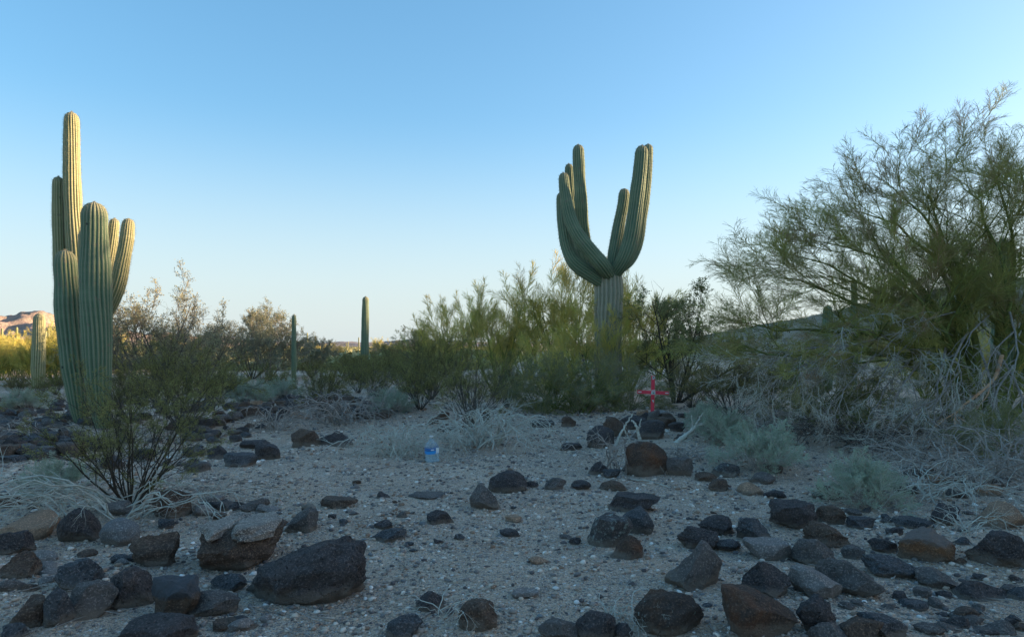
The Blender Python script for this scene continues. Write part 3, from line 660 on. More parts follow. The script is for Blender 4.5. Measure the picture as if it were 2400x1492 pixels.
# ------------------------------------------------------------------ generic woody plants
def plant(name, label, cat, loc, seed, n=8, L=1.2, rad=0.02, lean=(10, 50), curl=0.09, up=0.3, kids=6, kid_len=0.5, kid_ang=38, gkids=0, spray='creo', nsprays=80, ssc=(0.8, 1.2), sparts=300,
          mat='stem_grey', spread=0.05, mains=None, spray_from=0.35, stem_name='stem', group=None, sides=5, spray_up=0.25, leanbias=None, root=None, zmin=None, r_end=0.25, mats=None, kid_up=None, single=False, ytop=None):
    rng = random.Random(seed)
    if root is None: root = empty(name, loc, label, cat, group)
    tips = []; nn = len(mains) if mains else n
    for i in range(nn):
        if mains:
            P = smooth_path(mains[i][0], 14); r0 = mains[i][1]; Li = np.linalg.norm(np.diff(P, axis=0), axis=1).sum()
            P = P + np.array([rv(rng) * 0.012 * Li for _ in range(len(P))]) * np.linspace(0, 1, len(P))[:, None]
            rr = np.linspace(r0, r0 * r_end, len(P)); main = (P, rr); lines = [main]
        else:
            az = 2 * math.pi * (i + rng.random() * 0.8) / nn; el = R(rng.uniform(*lean))
            dd = np.array([math.sin(el) * math.cos(az), math.sin(el) * math.sin(az), math.cos(el)])
            if leanbias is not None: dd = nz(dd + np.array(leanbias))
            Li = L * rng.uniform(0.7, 1.1); s0 = spread * rng.random()
            main = wander((s0 * math.cos(az), s0 * math.sin(az), -0.05), dd, Li, 9, curl, up, rng, rad * rng.uniform(0.7, 1.1), rad * r_end); lines = [main]
        for k in range(kids):
            t = 0.22 + 0.76 * (k + rng.random()) / kids
            p, dd = interp(main[0], t); r_at = float(np.interp(t, np.linspace(0, 1, len(main[1])), main[1]))
            c = wander(p, off_dir(dd, R(kid_ang) * rng.uniform(0.6, 1.3), rng), Li * kid_len * (1.15 - 0.5 * t) * rng.uniform(0.6, 1.2), 6, curl * 1.3, kid_up if kid_up is not None else up, rng, max(r_at * 0.6, 0.002), max(r_at * 0.2, 0.0015))
            lines.append(c)
            for q in range(5): tips.append((c[0], 0.35 + 0.65 * rng.random() if q else 1.0))
            for g in range(gkids):
                t2 = 0.3 + 0.65 * rng.random(); p2, d2 = interp(c[0], t2)
                e = wander(p2, off_dir(d2, R(kid_ang) * rng.uniform(0.6, 1.3), rng), Li * kid_len * 0.5 * rng.uniform(0.6, 1.2), 4, curl * 1.4, up, rng, max(r_at * 0.3, 0.0018), 0.0012)
                lines.append(e)
                for q in range(3): tips.append((e[0], 0.3 + 0.7 * rng.random() if q else 1.0))
        for q in range(6): tips.append((main[0], spray_from + (1 - spray_from) * rng.random() if q else 1.0))
        if zmin is not None:
            for P_, _r in lines: P_[:, 2] = np.maximum(P_[:, 2], zmin)
        V, Fq = tubes_np(lines, sides)
        part(stem_name, mesh_np(stem_name, V, Fq, M[mats[i] if mats else mat]), root)
    rng.shuffle(tips)
    chosen = tips[:nsprays] if len(tips) >= nsprays else tips
    items = []
    for k, (P_, t) in enumerate(chosen):
        p, dd = interp(P_, min(t, 0.999)); dd = nz(off_dir(dd, R(rng.uniform(0, 40)), rng) + np.array([0, 0, spray_up]))
        if k >= (sparts if single else 0):
            items.append((p, dd, rng.uniform(0, 6.28), rng.uniform(*ssc))); continue
        me = rng.choice(SP[spray])
        part(me.name.split('.')[0], me, root, ang_matrix(p, dd, rng.uniform(0, 6.28), rng.uniform(*ssc)))
    if items: foliage(root, spray, items, rng)
    if mains is None:
        zs_ = sorted([i_[0][2] for i_ in items] + [c_.matrix_basis.translation.z for c_ in KIDS.get(root.name, []) if 'spray' in c_.name])
        HGT[root.name] = zs_[int(len(zs_) * 0.985)] + 0.12 * ssc[1]
        if ytop is not None:
            hh_ = (HOR - ytop) / F * root.location.y + H - root.location.z
            root.scale = (hh_ / HGT[root.name],) * 3
    return root

# ---- the great palo verde on the right
d = 11.0
bs = np.array(at(2270, 1010, d)); bs[2] = gz1(bs[0], bs[1])
def LP(pts, r): return ([np.array(at(x, y, d + dz)) - bs for x, y, dz in pts], r)
mains = [
  LP([(2240,1000,0),(2200,880,-.1),(2140,800,-.4),(2040,765,-.8),(1930,760,-1.2),(1820,770,-1.5),(1745,735,-1.7)], .085),
  LP([(2235,990,0),(2190,850,.0),(2120,740,-.2),(2020,705,-.5),(1900,700,-.8),(1790,690,-1.0),(1715,655,-1.1)], .075),
  LP([(2255,990,.1),(2220,850,.1),(2150,720,.1),(2060,650,.0),(1960,600,-.2),(1870,555,-.3),(1815,545,-.4)], .08),
  LP([(2265,1000,.2),(2240,820,.3),(2180,700,.4),(2090,610,.5),(1980,540,.5),(1895,480,.4),(1845,470,.4)], .07),
  LP([(2270,1000,.0),(2255,800,.0),(2215,680,-.1),(2160,570,-.2),(2080,490,-.3),(1990,450,-.4),(1925,440,-.4)], .08),
  LP([(2280,1000,.3),(2265,780,.3),(2240,640,.3),(2190,500,.3),(2120,400,.2),(2050,360,.2),(1990,335,.2)], .08),
  LP([(2290,1000,-.1),(2290,780,-.2),(2270,620,-.2),(2230,470,-.2),(2180,370,-.2),(2130,300,-.2),(2085,255,-.2)], .075),
  LP([(2290,1000,.1),(2275,800,.2),(2250,640,.2),(2220,480,.1),(2200,370,.1),(2180,290,.1),(2175,240,.0)], .06),
  LP([(2310,1000,.0),(2330,800,.0),(2345,640,.0),(2340,500,.0),(2325,400,.0),(2290,310,.0),(2260,265,.0)], .085),
  LP([(2320,1000,.3),(2350,800,.4),(2370,620,.5),(2385,460,.5),(2370,350,.5),(2350,270,.5),(2335,225,.5)], .08),
  LP([(2330,1010,-.1),(2380,820,-.2),(2420,640,-.3),(2440,480,-.3),(2430,350,-.3),(2410,260,-.3),(2400,205,-.3)], .085),
  LP([(2330,1010,.2),(2400,840,.3),(2480,680,.4),(2540,520,.5),(2560,400,.5),(2540,300,.5),(2520,230,.5)], .08),
  LP([(2340,1010,.0),(2440,880,.0),(2560,760,-.1),(2680,640,-.2),(2760,520,-.2),(2790,430,-.2),(2800,360,-.2)], .08),
  LP([(2280,1010,.5),(2240,860,.9),(2160,740,1.3),(2080,660,1.6),(2000,600,1.8),(1930,560,1.9),(1880,520,1.9)], .06),
  LP([(2300,1010,-.3),(2280,860,-.6),(2230,740,-.9),(2180,640,-1.1),(2120,560,-1.2),(2070,500,-1.3),(2040,440,-1.3)], .06),
  LP([(2320,1010,-.3),(2350,860,-.6),(2360,720,-.8),(2370,600,-1.0),(2350,500,-1.0),(2330,420,-1.1),(2310,350,-1.1)], .06),
]
pv = plant('palo_verde_tree', 'great green-barked palo verde filling the right edge, dead branches hanging from it', 'tree', bs, 5, mains=mains, kids=9, kid_len=0.26, kid_ang=38, gkids=3, curl=0.13, up=0.15,
           spray='pv', nsprays=1900, ssc=(0.52, 0.98), mat='pv_limb', stem_name='limb', spray_up=0.2, spray_from=0.4, sides=6, r_end=0.12, single=True, sparts=300)
pv.scale = (0.985, 0.97, 0.765)
# grey dead branches hanging down in front and on the left
dm = [
  LP([(2130,790,-.6),(2080,860,-1.2),(2050,930,-1.6),(2020,1000,-1.9)], .022), LP([(2180,760,-.8),(2120,850,-1.5),(2090,950,-2.0),(2070,1040,-2.3)], .024),
  LP([(2220,740,-.8),(2200,860,-1.6),(2190,960,-2.1),(2180,1060,-2.4)], .022), LP([(1960,770,-1.2),(1880,800,-1.6),(1810,850,-1.8),(1790,930,-1.9)], .020),
  LP([(2020,760,-1.0),(1940,810,-1.4),(1880,850,-1.6),(1840,900,-1.7)], .018), LP([(2300,760,-.8),(2330,860,-1.5),(2350,960,-2.1),(2370,1060,-2.5)], .022),
  LP([(2340,760,-.9),(2390,860,-1.6),(2410,960,-2.2),(2420,1060,-2.5)], .022), LP([(2240,900,-1.0),(2180,1000,-1.9),(2150,1080,-2.4),(2140,1130,-2.7)], .018),
  LP([(2280,900,-1.0),(2290,1010,-2.0),(2300,1090,-2.5),(2310,1140,-2.7)], .018), LP([(1900,770,-1.0),(1840,790,-1.3),(1790,800,-1.5),(1740,830,-1.6)], .016),
  LP([(2100,740,-.9),(2050,700,-1.4),(1990,690,-1.8),(1930,720,-2.0)], .018), LP([(2330,640,-.9),(2280,700,-1.5),(2250,780,-1.8),(2240,840,-2.0)], .018),
  LP([(2380,700,-.9),(2330,760,-1.5),(2310,830,-1.9),(2290,900,-2.0)], .018), LP([(2240,640,-.9),(2170,660,-1.5),(2110,700,-1.8),(2060,760,-1.9)], .018),
  LP([(2160,700,-0.9),(2100,770,-1.5),(2060,840,-1.9),(2030,920,-2.1)], .020),
  LP([(2050,770,-1.0),(1990,850,-1.6),(1960,920,-1.9),(1950,980,-2.1)], .020),
  LP([(2270,700,-1.0),(2230,800,-1.7),(2210,900,-2.1),(2215,990,-2.4)], .020),
  LP([(2370,640,-1.0),(2390,740,-1.6),(2380,840,-2.0),(2360,930,-2.3)], .020),
  LP([(2200,900,-1.2),(2120,960,-1.8),(2080,1030,-2.2),(2040,1080,-2.5)], .020),
  LP([(2320,900,-1.2),(2360,1000,-2.0),(2385,1080,-2.4),(2390,1130,-2.6)], .020),
  LP([(1990,740,-1.2),(1900,745,-1.7),(1830,770,-1.9),(1780,820,-2.0)], .020),
  LP([(2060,720,-1.3),(1980,740,-1.8),(1900,790,-2.0),(1850,870,-2.1)], .020),
  LP([(2250,820,-1.4),(2200,900,-2.0),(2150,960,-2.3),(2120,1060,-2.5)], .020),
  LP([(2380,800,-1.4),(2340,880,-2.0),(2330,980,-2.3),(2340,1080,-2.6)], .020),
]
plant('palo_verde_tree', None, None, bs, 8, mains=dm, kids=7, kid_len=0.36, kid_ang=36, gkids=2, curl=0.16, up=-0.35, spray='dead', nsprays=220, ssc=(0.6, 1.15), mat='dead_grey', stem_name='dead_branch', spray_up=-0.35, root=pv, sides=4, r_end=0.2)
br = [LP([(2352,770,-1.4),(2335,840,-1.7),(2290,890,-2.0),(2250,930,-2.1),(2235,1000,-2.3),(2205,1060,-2.4)], .030), LP([(2262,925,-2.05),(2230,950,-2.2),(2190,985,-2.4)], .014), LP([(2245,950,-2.1),(2280,985,-2.3),(2305,1040,-2.5)], .014)]
plant('palo_verde_tree', None, None, bs, 12, mains=br, kids=4, kid_len=0.22, kid_ang=40, gkids=1, curl=0.18, up=-0.3, spray='dead', nsprays=14, ssc=(0.4, 0.7), mat='dead_red', stem_name='broken_branch', spray_up=-0.3, root=pv, sides=6, r_end=0.25)
# drooping dead skirt piled on the ground under it
def arcs(name, label, cat, loc, seed, n, reach, height, rad, mat, kids=3, squash=1.0, twist=0.3, group=None, az0=0, az1=360, fine=True, stuff_twigs=40):
    """a sprawling dead plant: bleached stems arching out of one crown and down to the ground"""
    rad = rad * 0.92; reach = reach * 1.2; n = int(n * 0.8)
    rng = random.Random(seed); root = empty(name, loc, label, cat, group); extra = []
    for i in range(n):
        az = R(rng.uniform(az0, az1)); rc = reach * rng.uniform(0.45, 1.1); h = height * rng.uniform(0.35, 1.1)
        P = []; side = rng.uniform(-twist, twist) * rc; m = 12
        for k in range(m + 1):
            t = k / m; z = h * 4 * t * (1 - t) * (1 - 0.25 * t) + 0.01
            x = rc * t; y = side * t * t + 0.05 * rc * math.sin(7 * t + i)
            P.append([math.cos(az) * x - math.sin(az) * y, (math.sin(az) * x + math.cos(az) * y) * squash, z])
        ox, oy = rng.gauss(0, 0.14) * reach, rng.gauss(0, 0.14) * reach
        P = np.array(P) + np.array([rv(rng) * 0.032 * rc for _ in range(m + 1)]) + np.outer(np.sin(np.linspace(0, rng.uniform(2, 6), m + 1)), rv(rng) * np.array([1, 1, 0.3])) * 0.09 * rc + np.array([ox, oy, 0]); 
        if rng.random() < 0.45: P = P[:rng.randint(8, 11)]
        r0 = rad * rng.uniform(0.6, 1.2); lines = [(P, np.linspace(r0 * 1.25, r0 * 0.22, len(P)))]
        for q in range(kids):
            t = rng.uniform(0.25, 0.95); p, dd = interp(P, t)
            c = wander(p, off_dir(dd, R(rng.uniform(25, 60)), rng), rc * rng.uniform(0.15, 0.4), 6, 0.2, -0.5, rng, r0 * 0.55, r0 * 0.18); lines.append(c)
            for g in range(3 if fine else 0):
                p2, d2 = interp(c[0], rng.uniform(0.2, 0.9))
                extra.append(wander(p2, off_dir(d2, R(45), rng), rc * rng.uniform(0.06, 0.2), 3, 0.2, -0.3, rng, r0 * 0.28, r0 * 0.12))
        for P_, _r in lines: P_[:, 2] = np.maximum(P_[:, 2], 0.004)
        V, Fq = tubes_np(lines, 5); part('branch', mesh_np('branch', V, Fq, M[mat]), root)
    if extra:
        for P_, _r in extra: P_[:, 2] = np.maximum(P_[:, 2], 0.003)
        V, Fq = tubes_np(extra, 3); o = part('fine_twigs', mesh_np('fine_twigs', V, Fq, M[mat]), root); o['kind'] = 'stuff'
    return root
G = ground_at
arcs('dead_brush', 'tangle of dead grey brush piled under the broken reddish branch at right', 'dead brush', G(2240, 1130), 301, 34, 1.25, 0.42, 0.008, 'dead_grey', kids=5)
arcs('dead_brush', 'dead grey brush at the far right edge beside the palo verde foot', 'dead brush', G(2385, 1120), 302, 34, 1.1, 0.5, 0.008, 'dead_grey', kids=5)
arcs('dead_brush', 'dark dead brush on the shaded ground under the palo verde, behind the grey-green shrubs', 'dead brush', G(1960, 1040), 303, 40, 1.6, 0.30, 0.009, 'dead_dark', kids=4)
arcs('dead_brush', 'low dead brush beneath the rusty creosote right of the cross', 'dead brush', G(1775, 1008), 304, 44, 1.1, 0.35, 0.009, 'dead_grey', kids=4)
arcs('dead_shrub', 'sprawling leafless shrub just right of the water bottle', 'dead shrub', G(1115, 1045), 310, 64, 1.0, 0.55, 0.0095, 'dead_pale', kids=5)
arcs('dead_shrub', 'sprawling bleached shrub just left of the water bottle', 'dead shrub', G(935, 1068), 311, 50, 0.80, 0.42, 0.0085, 'dead_pale', kids=5)
arcs('dead_shrub', 'dead shrub arching over the rocks under the centre-left creosote', 'dead shrub', G(800, 990), 312, 54, 1.35, 0.55, 0.011, 'dead_grey', kids=4)
arcs('dead_shrub', 'small dead shrub on the flat ground right of the left creosote bush', 'dead shrub', G(640, 1008), 313, 26, 0.6, 0.42, 0.010, 'dead_grey', kids=3)
arcs('dead_shrub', 'white bleached branches fanning left over the rocks in the left foreground', 'dead shrub', G(240, 1200), 314, 30, 1.15, 0.34, 0.0075, 'dead_pale', kids=3, az0=120, az1=262, twist=0.5)
arcs('dead_shrub', 'white bleached branches reaching right over the cracked boulder', 'dead shrub', G(318, 1205), 315, 17, 0.85, 0.30, 0.0080, 'dead_pale', kids=3, az0=-75, az1=30, twist=0.6)
arcs('dead_shrub', 'fine dead twigs on the gravel right of the left creosote foot', 'dead shrub', G(500, 1160), 316, 16, 0.55, 0.14, 0.005, 'dead_grey', kids=3)
arcs('dead_shrub', 'dead twigs crossing the dark lava field at the left edge', 'dead shrub', G(70, 1030), 317, 16, 0.95, 0.25, 0.009, 'dead_grey', kids=3)
arcs('dead_shrub', 'fine bleached twigs beside the tan pyramid stone at right', 'dead shrub', G(2262, 1250), 318, 18, 0.45, 0.16, 0.004, 'dead_pale', kids=3)
arcs('dead_shrub', 'wiry dead weed in front of the brown round boulder', 'dead shrub', G(1450, 1450), 319, 26, 0.30, 0.11, 0.0022, 'dead_pale', kids=3)
arcs('dead_shrub', 'wiry dead weed over the small round boulder, bottom centre', 'dead shrub', G(1050, 1440), 320, 16, 0.32, 0.12, 0.0024, 'dead_pale', kids=2)
arcs('dead_shrub', 'grey twig tangle leaning on the left of the round brown boulder', 'dead shrub', G(1440, 1105), 321, 26, 0.55, 0.42, 0.007, 'dead_grey', kids=4)
arcs('dead_shrub', 'low twig tangle behind the round brown boulder', 'dead shrub', G(1610, 1075), 322, 22, 0.6, 0.2, 0.007, 'dead_grey', kids=4)

# ---- bleached fallen limb by the cairn
def limb(name, label, cat, loc, lines, mat, sides=8, rough=0.012, seed=1):
    rng = random.Random(seed); root = empty(name, loc, label, cat); b = np.array(loc)
    for i, (pts, r0, r1) in enumerate(lines):
        P = smooth_path([np.array(p) - b for p in pts], 22)
        P = P + np.array([rv(rng) * rough for _ in range(len(P))]) * np.minimum(1, np.linspace(0, 3, len(P)))[:, None]
        rr = np.linspace(r0, r1, len(P)) * np.array([rng.uniform(0.85, 1.15) for _ in P]); rr[-1] *= 0.3
        V, Fq = tubes_np([(P, rr)], sides); part('branch' if i else 'bough', mesh_np('bough', V, Fq, M[mat]), root)
    return root
d = 9.6
limb('fallen_limb', 'thick bleached fallen limb behind the round brown boulder', 'fallen limb', at(1560, 1050, d),
     [(PX(d, [(1545, 1058), (1575, 1045), (1605, 1022), (1630, 1000), (1655, 990), (1682, 986)]), 0.045, 0.016),
      (PX(d, [(1628, 1002), (1636, 985), (1650, 966)]), 0.018, 0.007), (PX(d, [(1622, 1008), (1623, 990), (1620, 972)]), 0.014, 0.006),
      (PX(d, [(1660, 990), (1672, 982), (1680, 972)]), 0.012, 0.005), (PX(d, [(1590, 1035), (1620, 1032), (1650, 1040)]), 0.014, 0.005)], 'dead_pale')
limb('fallen_limb', 'forked bleached branches propped upright left of the cross cairn', 'fallen limb', at(1452, 1045, d),
     [(PX(d, [(1440, 1050), (1452, 1022), (1466, 995), (1484, 968)]), 0.022, 0.008), (PX(d, [(1462, 1003), (1470, 1020), (1478, 1040)]), 0.012, 0.006),
      (PX(d, [(1500, 1030), (1494, 1010), (1488, 992), (1478, 985)]), 0.026, 0.012), (PX(d, [(1494, 1010), (1500, 995), (1503, 982)]), 0.014, 0.006)], 'dead_pale')
def stick(px0, py0, px1, py1, r, label, mat='dead_pale', bend=0.02, seed=1):
    a, b = G(px0, py0), G(px1, py1); a.z += r * 1.2; b.z += r * 1.2; m = (a + b) / 2 + Vector((0, bend, 0.015)); root = limb('fallen_stick', label, 'stick', a, [([a, m, b], r, r * 0.4)], mat, 5, 0.006, seed)
stick(1480, 1125, 1575, 1145, 0.009, 'thin bleached stick lying on the gravel in front of the brown boulder')
stick(1340, 1062, 1400, 1078, 0.010, 'crooked dead stick on the bare ground left of the round brown boulder', 'dead_grey')
stick(1990, 1062, 2100, 1020, 0.016, 'pale branch lying behind the two grey-green shrubs', 'dead_grey', 0.1)
stick(1700, 1140, 1770, 1190, 0.008, 'thin twig on the gravel below the pale grey-green shrub', 'dead_grey')
stick(2290, 1150, 2390, 1135, 0.014, 'pale stick on the dark ground at the right edge', 'dead_grey')
stick(880, 1100, 960, 1092, 0.008, 'dead stick lying left of the water bottle', 'dead_grey')

# ---- dead cholla skeleton, left edge
def cholla():
    g = G(40, 1165); lines = [(PX(6.6, [(105, 1185), (70, 1160), (45, 1135), (30, 1110)]), .016, .012), (PX(6.6, [(60, 1150), (40, 1160), (10, 1165), (-20, 1150)]), .014, .01),
         (PX(6.5, [(30, 1200), (10, 1170), (-15, 1140)]), .016, .012), (PX(6.4, [(60, 1210), (30, 1190), (0, 1185)]), .018, .012), (PX(6.6, [(60, 1145), (75, 1130), (78, 1118)]), .011, .008)]
    limb('dead_cholla', 'dark knobbly dead cholla skeleton lying at the left edge', 'dead cactus', g, lines, 'dead_dark', 7, 0.012, 4)
cholla()

# ------------------------------------------------------------------ shrubs and trees
def cre(px, py, label, seed, Hh=1.3, n=16, spr=150, key='creo', mat='stem_dark', wide=(8, 48), ssc=(0.8, 1.3), rz=0, **kw):
    g = G(px, py); 
    return plant('creosote_bush', label, 'shrub', g, seed, n=n, L=Hh, rad=0.011 * max(1, Hh), lean=wide, curl=0.10, up=0.12, kids=6, kid_len=0.42, gkids=2, spray=key, nsprays=spr, ssc=ssc, mat=mat, spread=0.1, sides=4, **kw)
cre(305, 1182, 'olive creosote bush with bare fanning stems in the left foreground', 401, 1.45, 20, 210, wide=(5, 52), ssc=(0.6, 1.1), spray_from=0.6, single=True, ytop=868)
c1 = cre(430, 1010, 'creosote bush behind the left foreground one, left of the small dead shrub', 402, 1.7, 18, 260, ssc=(0.9, 1.5), mat='stem_grey', ytop=800)
c2 = cre(760, 968, 'broad creosote bush above the lava rocks, left of centre', 403, 1.75, 20, 280, ssc=(1.0, 1.6), mat='stem_grey', ytop=852)
c3 = cre(1105, 1000, 'large yellow-green creosote bush behind the leafless shrub beside the bottle', 404, 1.9, 22, 230, ssc=(1.0, 1.5), mat='stem_grey', ytop=828)
c4 = cre(1720, 985, 'rusty brown-green creosote bush right of the cross', 405, 2.1, 20, 300, 'creor', 'stem_grey', ssc=(1.0, 1.7), ytop=805)
def D(src, px, py, sc, label, rz=None, group=None):
    g = G(px, py)
    if sc > 10: sc = ((HOR - sc) / F * g.y + H - g.z) / HGT[src.name]
    return dup(src, g, rz if rz is not None else (px * 0.37) % 6.28, sc, label, group)
D(c2, 300, 985, 850, 'creosote bush at the foot of the left saguaro cluster, on its right side')
D(c1, 520, 945, 852, 'creosote bush in front of the brown-green leafy tree')
D(c3, 885, 945, 852, 'creosote bush just left of the centre palo verde thicket')
D(c1, 985, 960, 850, 'creosote bush between the tall post saguaro and the palo verde thicket')
D(c2, 1010, 935, 792, 'taller creosote at the left foot of the palo verde thicket')
D(c3, 1190, 955, 830, 'creosote in front of the tallest centre palo verde')
D(c2, 640, 925, 858, 'creosote below the pale sunlit tree')
D(c1, 840, 920, 842, 'creosote standing at the foot of the tall post saguaro')
D(c3, 130, 925, 868, 'creosote below the stout single saguaro at far left')
D(c4, 1620, 955, 858, 'rusty creosote close behind the red cross')
D(c4, 1800, 950, 822, 'rusty creosote under the left tips of the great palo verde')
D(c4, 1590, 905, 835, 'rusty creosote behind the dark leafy tree trunk')

def palo(px, py, label, seed, Hh, n=9, spr=260, key='pvb', ssc=(0.9, 1.4), lean=(5, 55), root=None, kids=7, **kw):
    g = G(px, py)
    return plant('palo_verde_tree', label, 'tree', g, seed, n=n, L=Hh, rad=0.045, lean=lean, curl=0.11, up=0.45, kids=kids, kid_len=0.42, kid_ang=32, gkids=2, spray=key, nsprays=spr, ssc=ssc, mat='pv_bark', spread=0.2, stem_name='limb', sides=5, **kw)
p1 = palo(1330, 915, 'bushy palo verde directly left of the huge saguaro trunk', 501, 3.7, 12, 190, ytop=655)
p2 = palo(1165, 915, 'palo verde with two upright plumes, left of the huge saguaro', 502, 3.4, 10, 180, lean=(3, 48), ytop=690)
p3 = palo(1475, 915, 'slim palo verde on the right side of the huge saguaro trunk', 503, 3.0, 9, 130, ytop=672)
D(p3, 1388, 948, 742, 'low palo verde wisps in front of the huge saguaro trunk foot')
D(p1, 1060, 905, 730, 'lower palo verde at the left end of the thicket')
D(p2, 1240, 890, 745, 'palo verde behind the gap in the thicket')
D(p1, 1545, 890, 795, 'small palo verde between the huge saguaro and the dark leafy tree')

g = G(1355, 968)
D(p1, 1300, 958, 838, 'low bright palo verde branches in front of the bushy palo verde')
fe = plant('feathery_shrub', 'dense drooping feathery green shrub at the foot of the huge saguaro', 'shrub', g, 601, n=15, L=1.5, rad=0.016, lean=(10, 75), curl=0.14, up=-0.2, kids=6, kid_len=0.45, gkids=1, spray='feather', nsprays=150, ssc=(0.7, 1.2), mat='pv_limb', spread=0.3, spray_up=-0.3, sides=4, ytop=850)
D(fe, 1270, 962, 852, 'feathery green shrub left of the saguaro foot')
D(fe, 1470, 958, 852, 'feathery blue-green shrub directly behind the left arm of the cross')
D(fe, 2010, 1000, 850, 'dark green feathery shrub in the shade under the great palo verde')
D(fe, 1900, 985, 865, 'feathery shrub left of the palo verde trunks in deep shade')
D(fe, 2370, 1075, 965, 'dark green feathery shrub at the right edge near the ground')

g = G(1570, 950)
def leafy_tree(px, py, label, seed, Hh, key, mat, n=7, spr=200, ssc=(0.9, 1.5), lean=(8, 50), **kw):
    return plant('leafy_tree', label, 'tree', G(px, py), seed, n=n, L=Hh, rad=0.045, lean=lean, curl=0.13, up=0.25, kids=7, kid_len=0.45, kid_ang=42, gkids=2, spray=key, nsprays=spr, ssc=ssc, mat=mat, spread=0.12, stem_name='limb', sides=5, **kw)
t1 = leafy_tree(1585, 945, 'open dark-leaved tree on several thin trunks, right behind the cross', 701, 2.65, 'dark', 'stem_dark', 6, 130, ssc=(0.7, 1.2), leanbias=(0.15, 0, 0), ytop=700)
t2 = leafy_tree(352, 925, 'broad brown-green leafy tree right of the left saguaro cluster', 702, 3.3, 'brown', 'stem_grey', 10, 160, lean=(8, 60), ssc=(1.0, 1.6), ytop=690)
t3 = leafy_tree(632, 888, 'pale sunlit leafy tree left of the thin saguaro pole', 703, 3.2, 'sun', 'dead_grey', 8, 220, ssc=(0.9, 1.5), lean=(5, 42), ytop=740)
D(t2, 468, 905, 742, 'brown-green leafy tree, right neighbour of the broad one')
D(t2, 590, 888, 775, 'thin grey-branched tree in front of the pale sunlit tree')
D(t3, 735, 880, 800, 'small pale leafy tree right of the thin saguaro pole')
D(t1, 922, 885, 805, 'dark twiggy tree right of the tall post saguaro')
D(t1, 985, 875, 772, 'dark twiggy tree left of the palo verde thicket')
bl = [0, 0, 0]
g = G(1625, 885)

# low grey-green shrubs
def burs(px, py, label, seed, Hh=0.45, n=40, spr=260, ssc=(0.8, 1.3), **kw):
    return plant('grey_green_shrub', label, 'shrub', G(px, py), seed, n=n, L=Hh, rad=0.005, lean=(5, 80), curl=0.14, up=0.15, kids=5, kid_len=0.45, gkids=1, spray='grey', nsprays=spr, ssc=ssc, mat='dead_grey', spread=0.1, sides=3, **kw)
b1 = burs(1785, 1100, 'low grey-green shrub right of the round brown boulder', 801, 0.62, 40, 170, ssc=(0.9, 1.5), ytop=1000)
b2 = burs(2030, 1185, 'pale grey-green shrub on the gravel, nearest of the low shrubs at right', 802, 0.55, 44, 200, ssc=(0.7, 1.2), ytop=1075)
b3 = burs(135, 1150, 'pale green wispy shrub by the dead cholla at left', 803, 0.40, 30, 160, ssc=(0.6, 1.0), ytop=1082)
arcs('dead_brush', 'sparse pale brush on the ground between the nearest low shrub and the reddish branch', 'dead brush', G(2180, 1165), 341, 34, 0.8, 0.3, 0.005, 'dead_pale', kids=4)
D(b1, 590, 945, 895, 'blue-green low shrub on the flat left of centre')
D(b1, 665, 935, 890, 'blue-green low shrub below the thin saguaro pole')
D(b1, 920, 968, 915, 'pale grey shrub under the right side of the centre-left creosote')
D(b1, 545, 925, 885, 'blue-green low shrub in front of the sunlit flat')
D(b1, 1690, 1035, 965, 'grey shrub beneath the rusty creosote')
D(b2, 1655, 1005, 945, 'grey-green shrub just right of the cairn')
D(b1, 60, 960, 915, 'dark grey shrub beside the lava field at the left edge')

D(p1, 28, 902, 826, 'yellow-green palo verde at the left edge beside the stout single saguaro')
D(p2, 128, 900, 800, 'wispy palo verde between the stout single saguaro and the left cluster')
D(c4, 40, 928, 872, 'olive shrub at the left edge behind the lava field')
D(c3, 95, 935, 885, 'olive shrub in front of the stout single saguaro foot')
# background shrubs and trees out to where they merge
rg = random.Random(5); allp = []
bgp = [(p1, 'palo_verde'), (p2, 'pv'), (c2, 'creo'), (t3, 'sun'), (c3, 'c')]
TALL = [(92, 'the far left saguaro'), (220, 'the left cluster'), (352, 'the broad leafy tree'), (468, 'the second leafy tree'), (632, 'the pale tree'), (689, 'the thin pole saguaro'), (857, 'the tall post saguaro'), (1060, 'the thicket end'), (1165, 'the plumed palo verde'), (1330, 'the bushy palo verde'), (1426, 'the huge saguaro'), (1529, 'the red cross'), (1590, 'the dark-leaved tree'), (1740, 'the rusty creosote'), (1940, 'the stumpy saguaro'), (2002, 'the pale saguaro'), (2350, 'the great trunks')]
def bg_plants(n, x0, x1, d0, d1, srcs, smin, smax, label, group):
    for i in range(n):
        dd = d0 * (d1 / d0) ** rg.random(); px = rg.uniform(x0, x1)
        x = (px - 1200) / F * dd; src = rg.choice(srcs); s = rg.uniform(smin, smax) / HGT[src.name]
        tall = s * HGT[src.name] > (smin + smax) / 2; lx, ln_ = min(TALL, key=lambda q: abs(q[0] - px))
        lb = f"{'taller' if tall else 'lower'} {label} {'right' if px > lx else 'left'} of {ln_}"
        dup(src, (x, dd, gz1(x, dd)), rg.uniform(0, 6.28), (s * 1.25, s * 1.25, s), lb, group)
bg_plants(44, -60, 200, 24, 80, [p1, p2], 1.2, 1.9, 'sunlit palo verde on the flat', 'palo verdes on the sunlit flat at left')
bg_plants(8, 260, 560, 26, 50, [p1, t2, c3], 1.1, 1.8, 'scrubby tree far behind,', 'scrub behind the left leafy trees')
bg_plants(12, 540, 1050, 42, 90, [p1, c3, t3], 1.2, 2.0, 'scrubby tree on the plain,', 'scrubby trees on the plain left of centre')
bg_plants(12, 720, 1080, 20, 40, [c2, c3, c1], 0.8, 1.2, 'olive shrub of the middle belt,', 'olive shrubs of the middle belt')
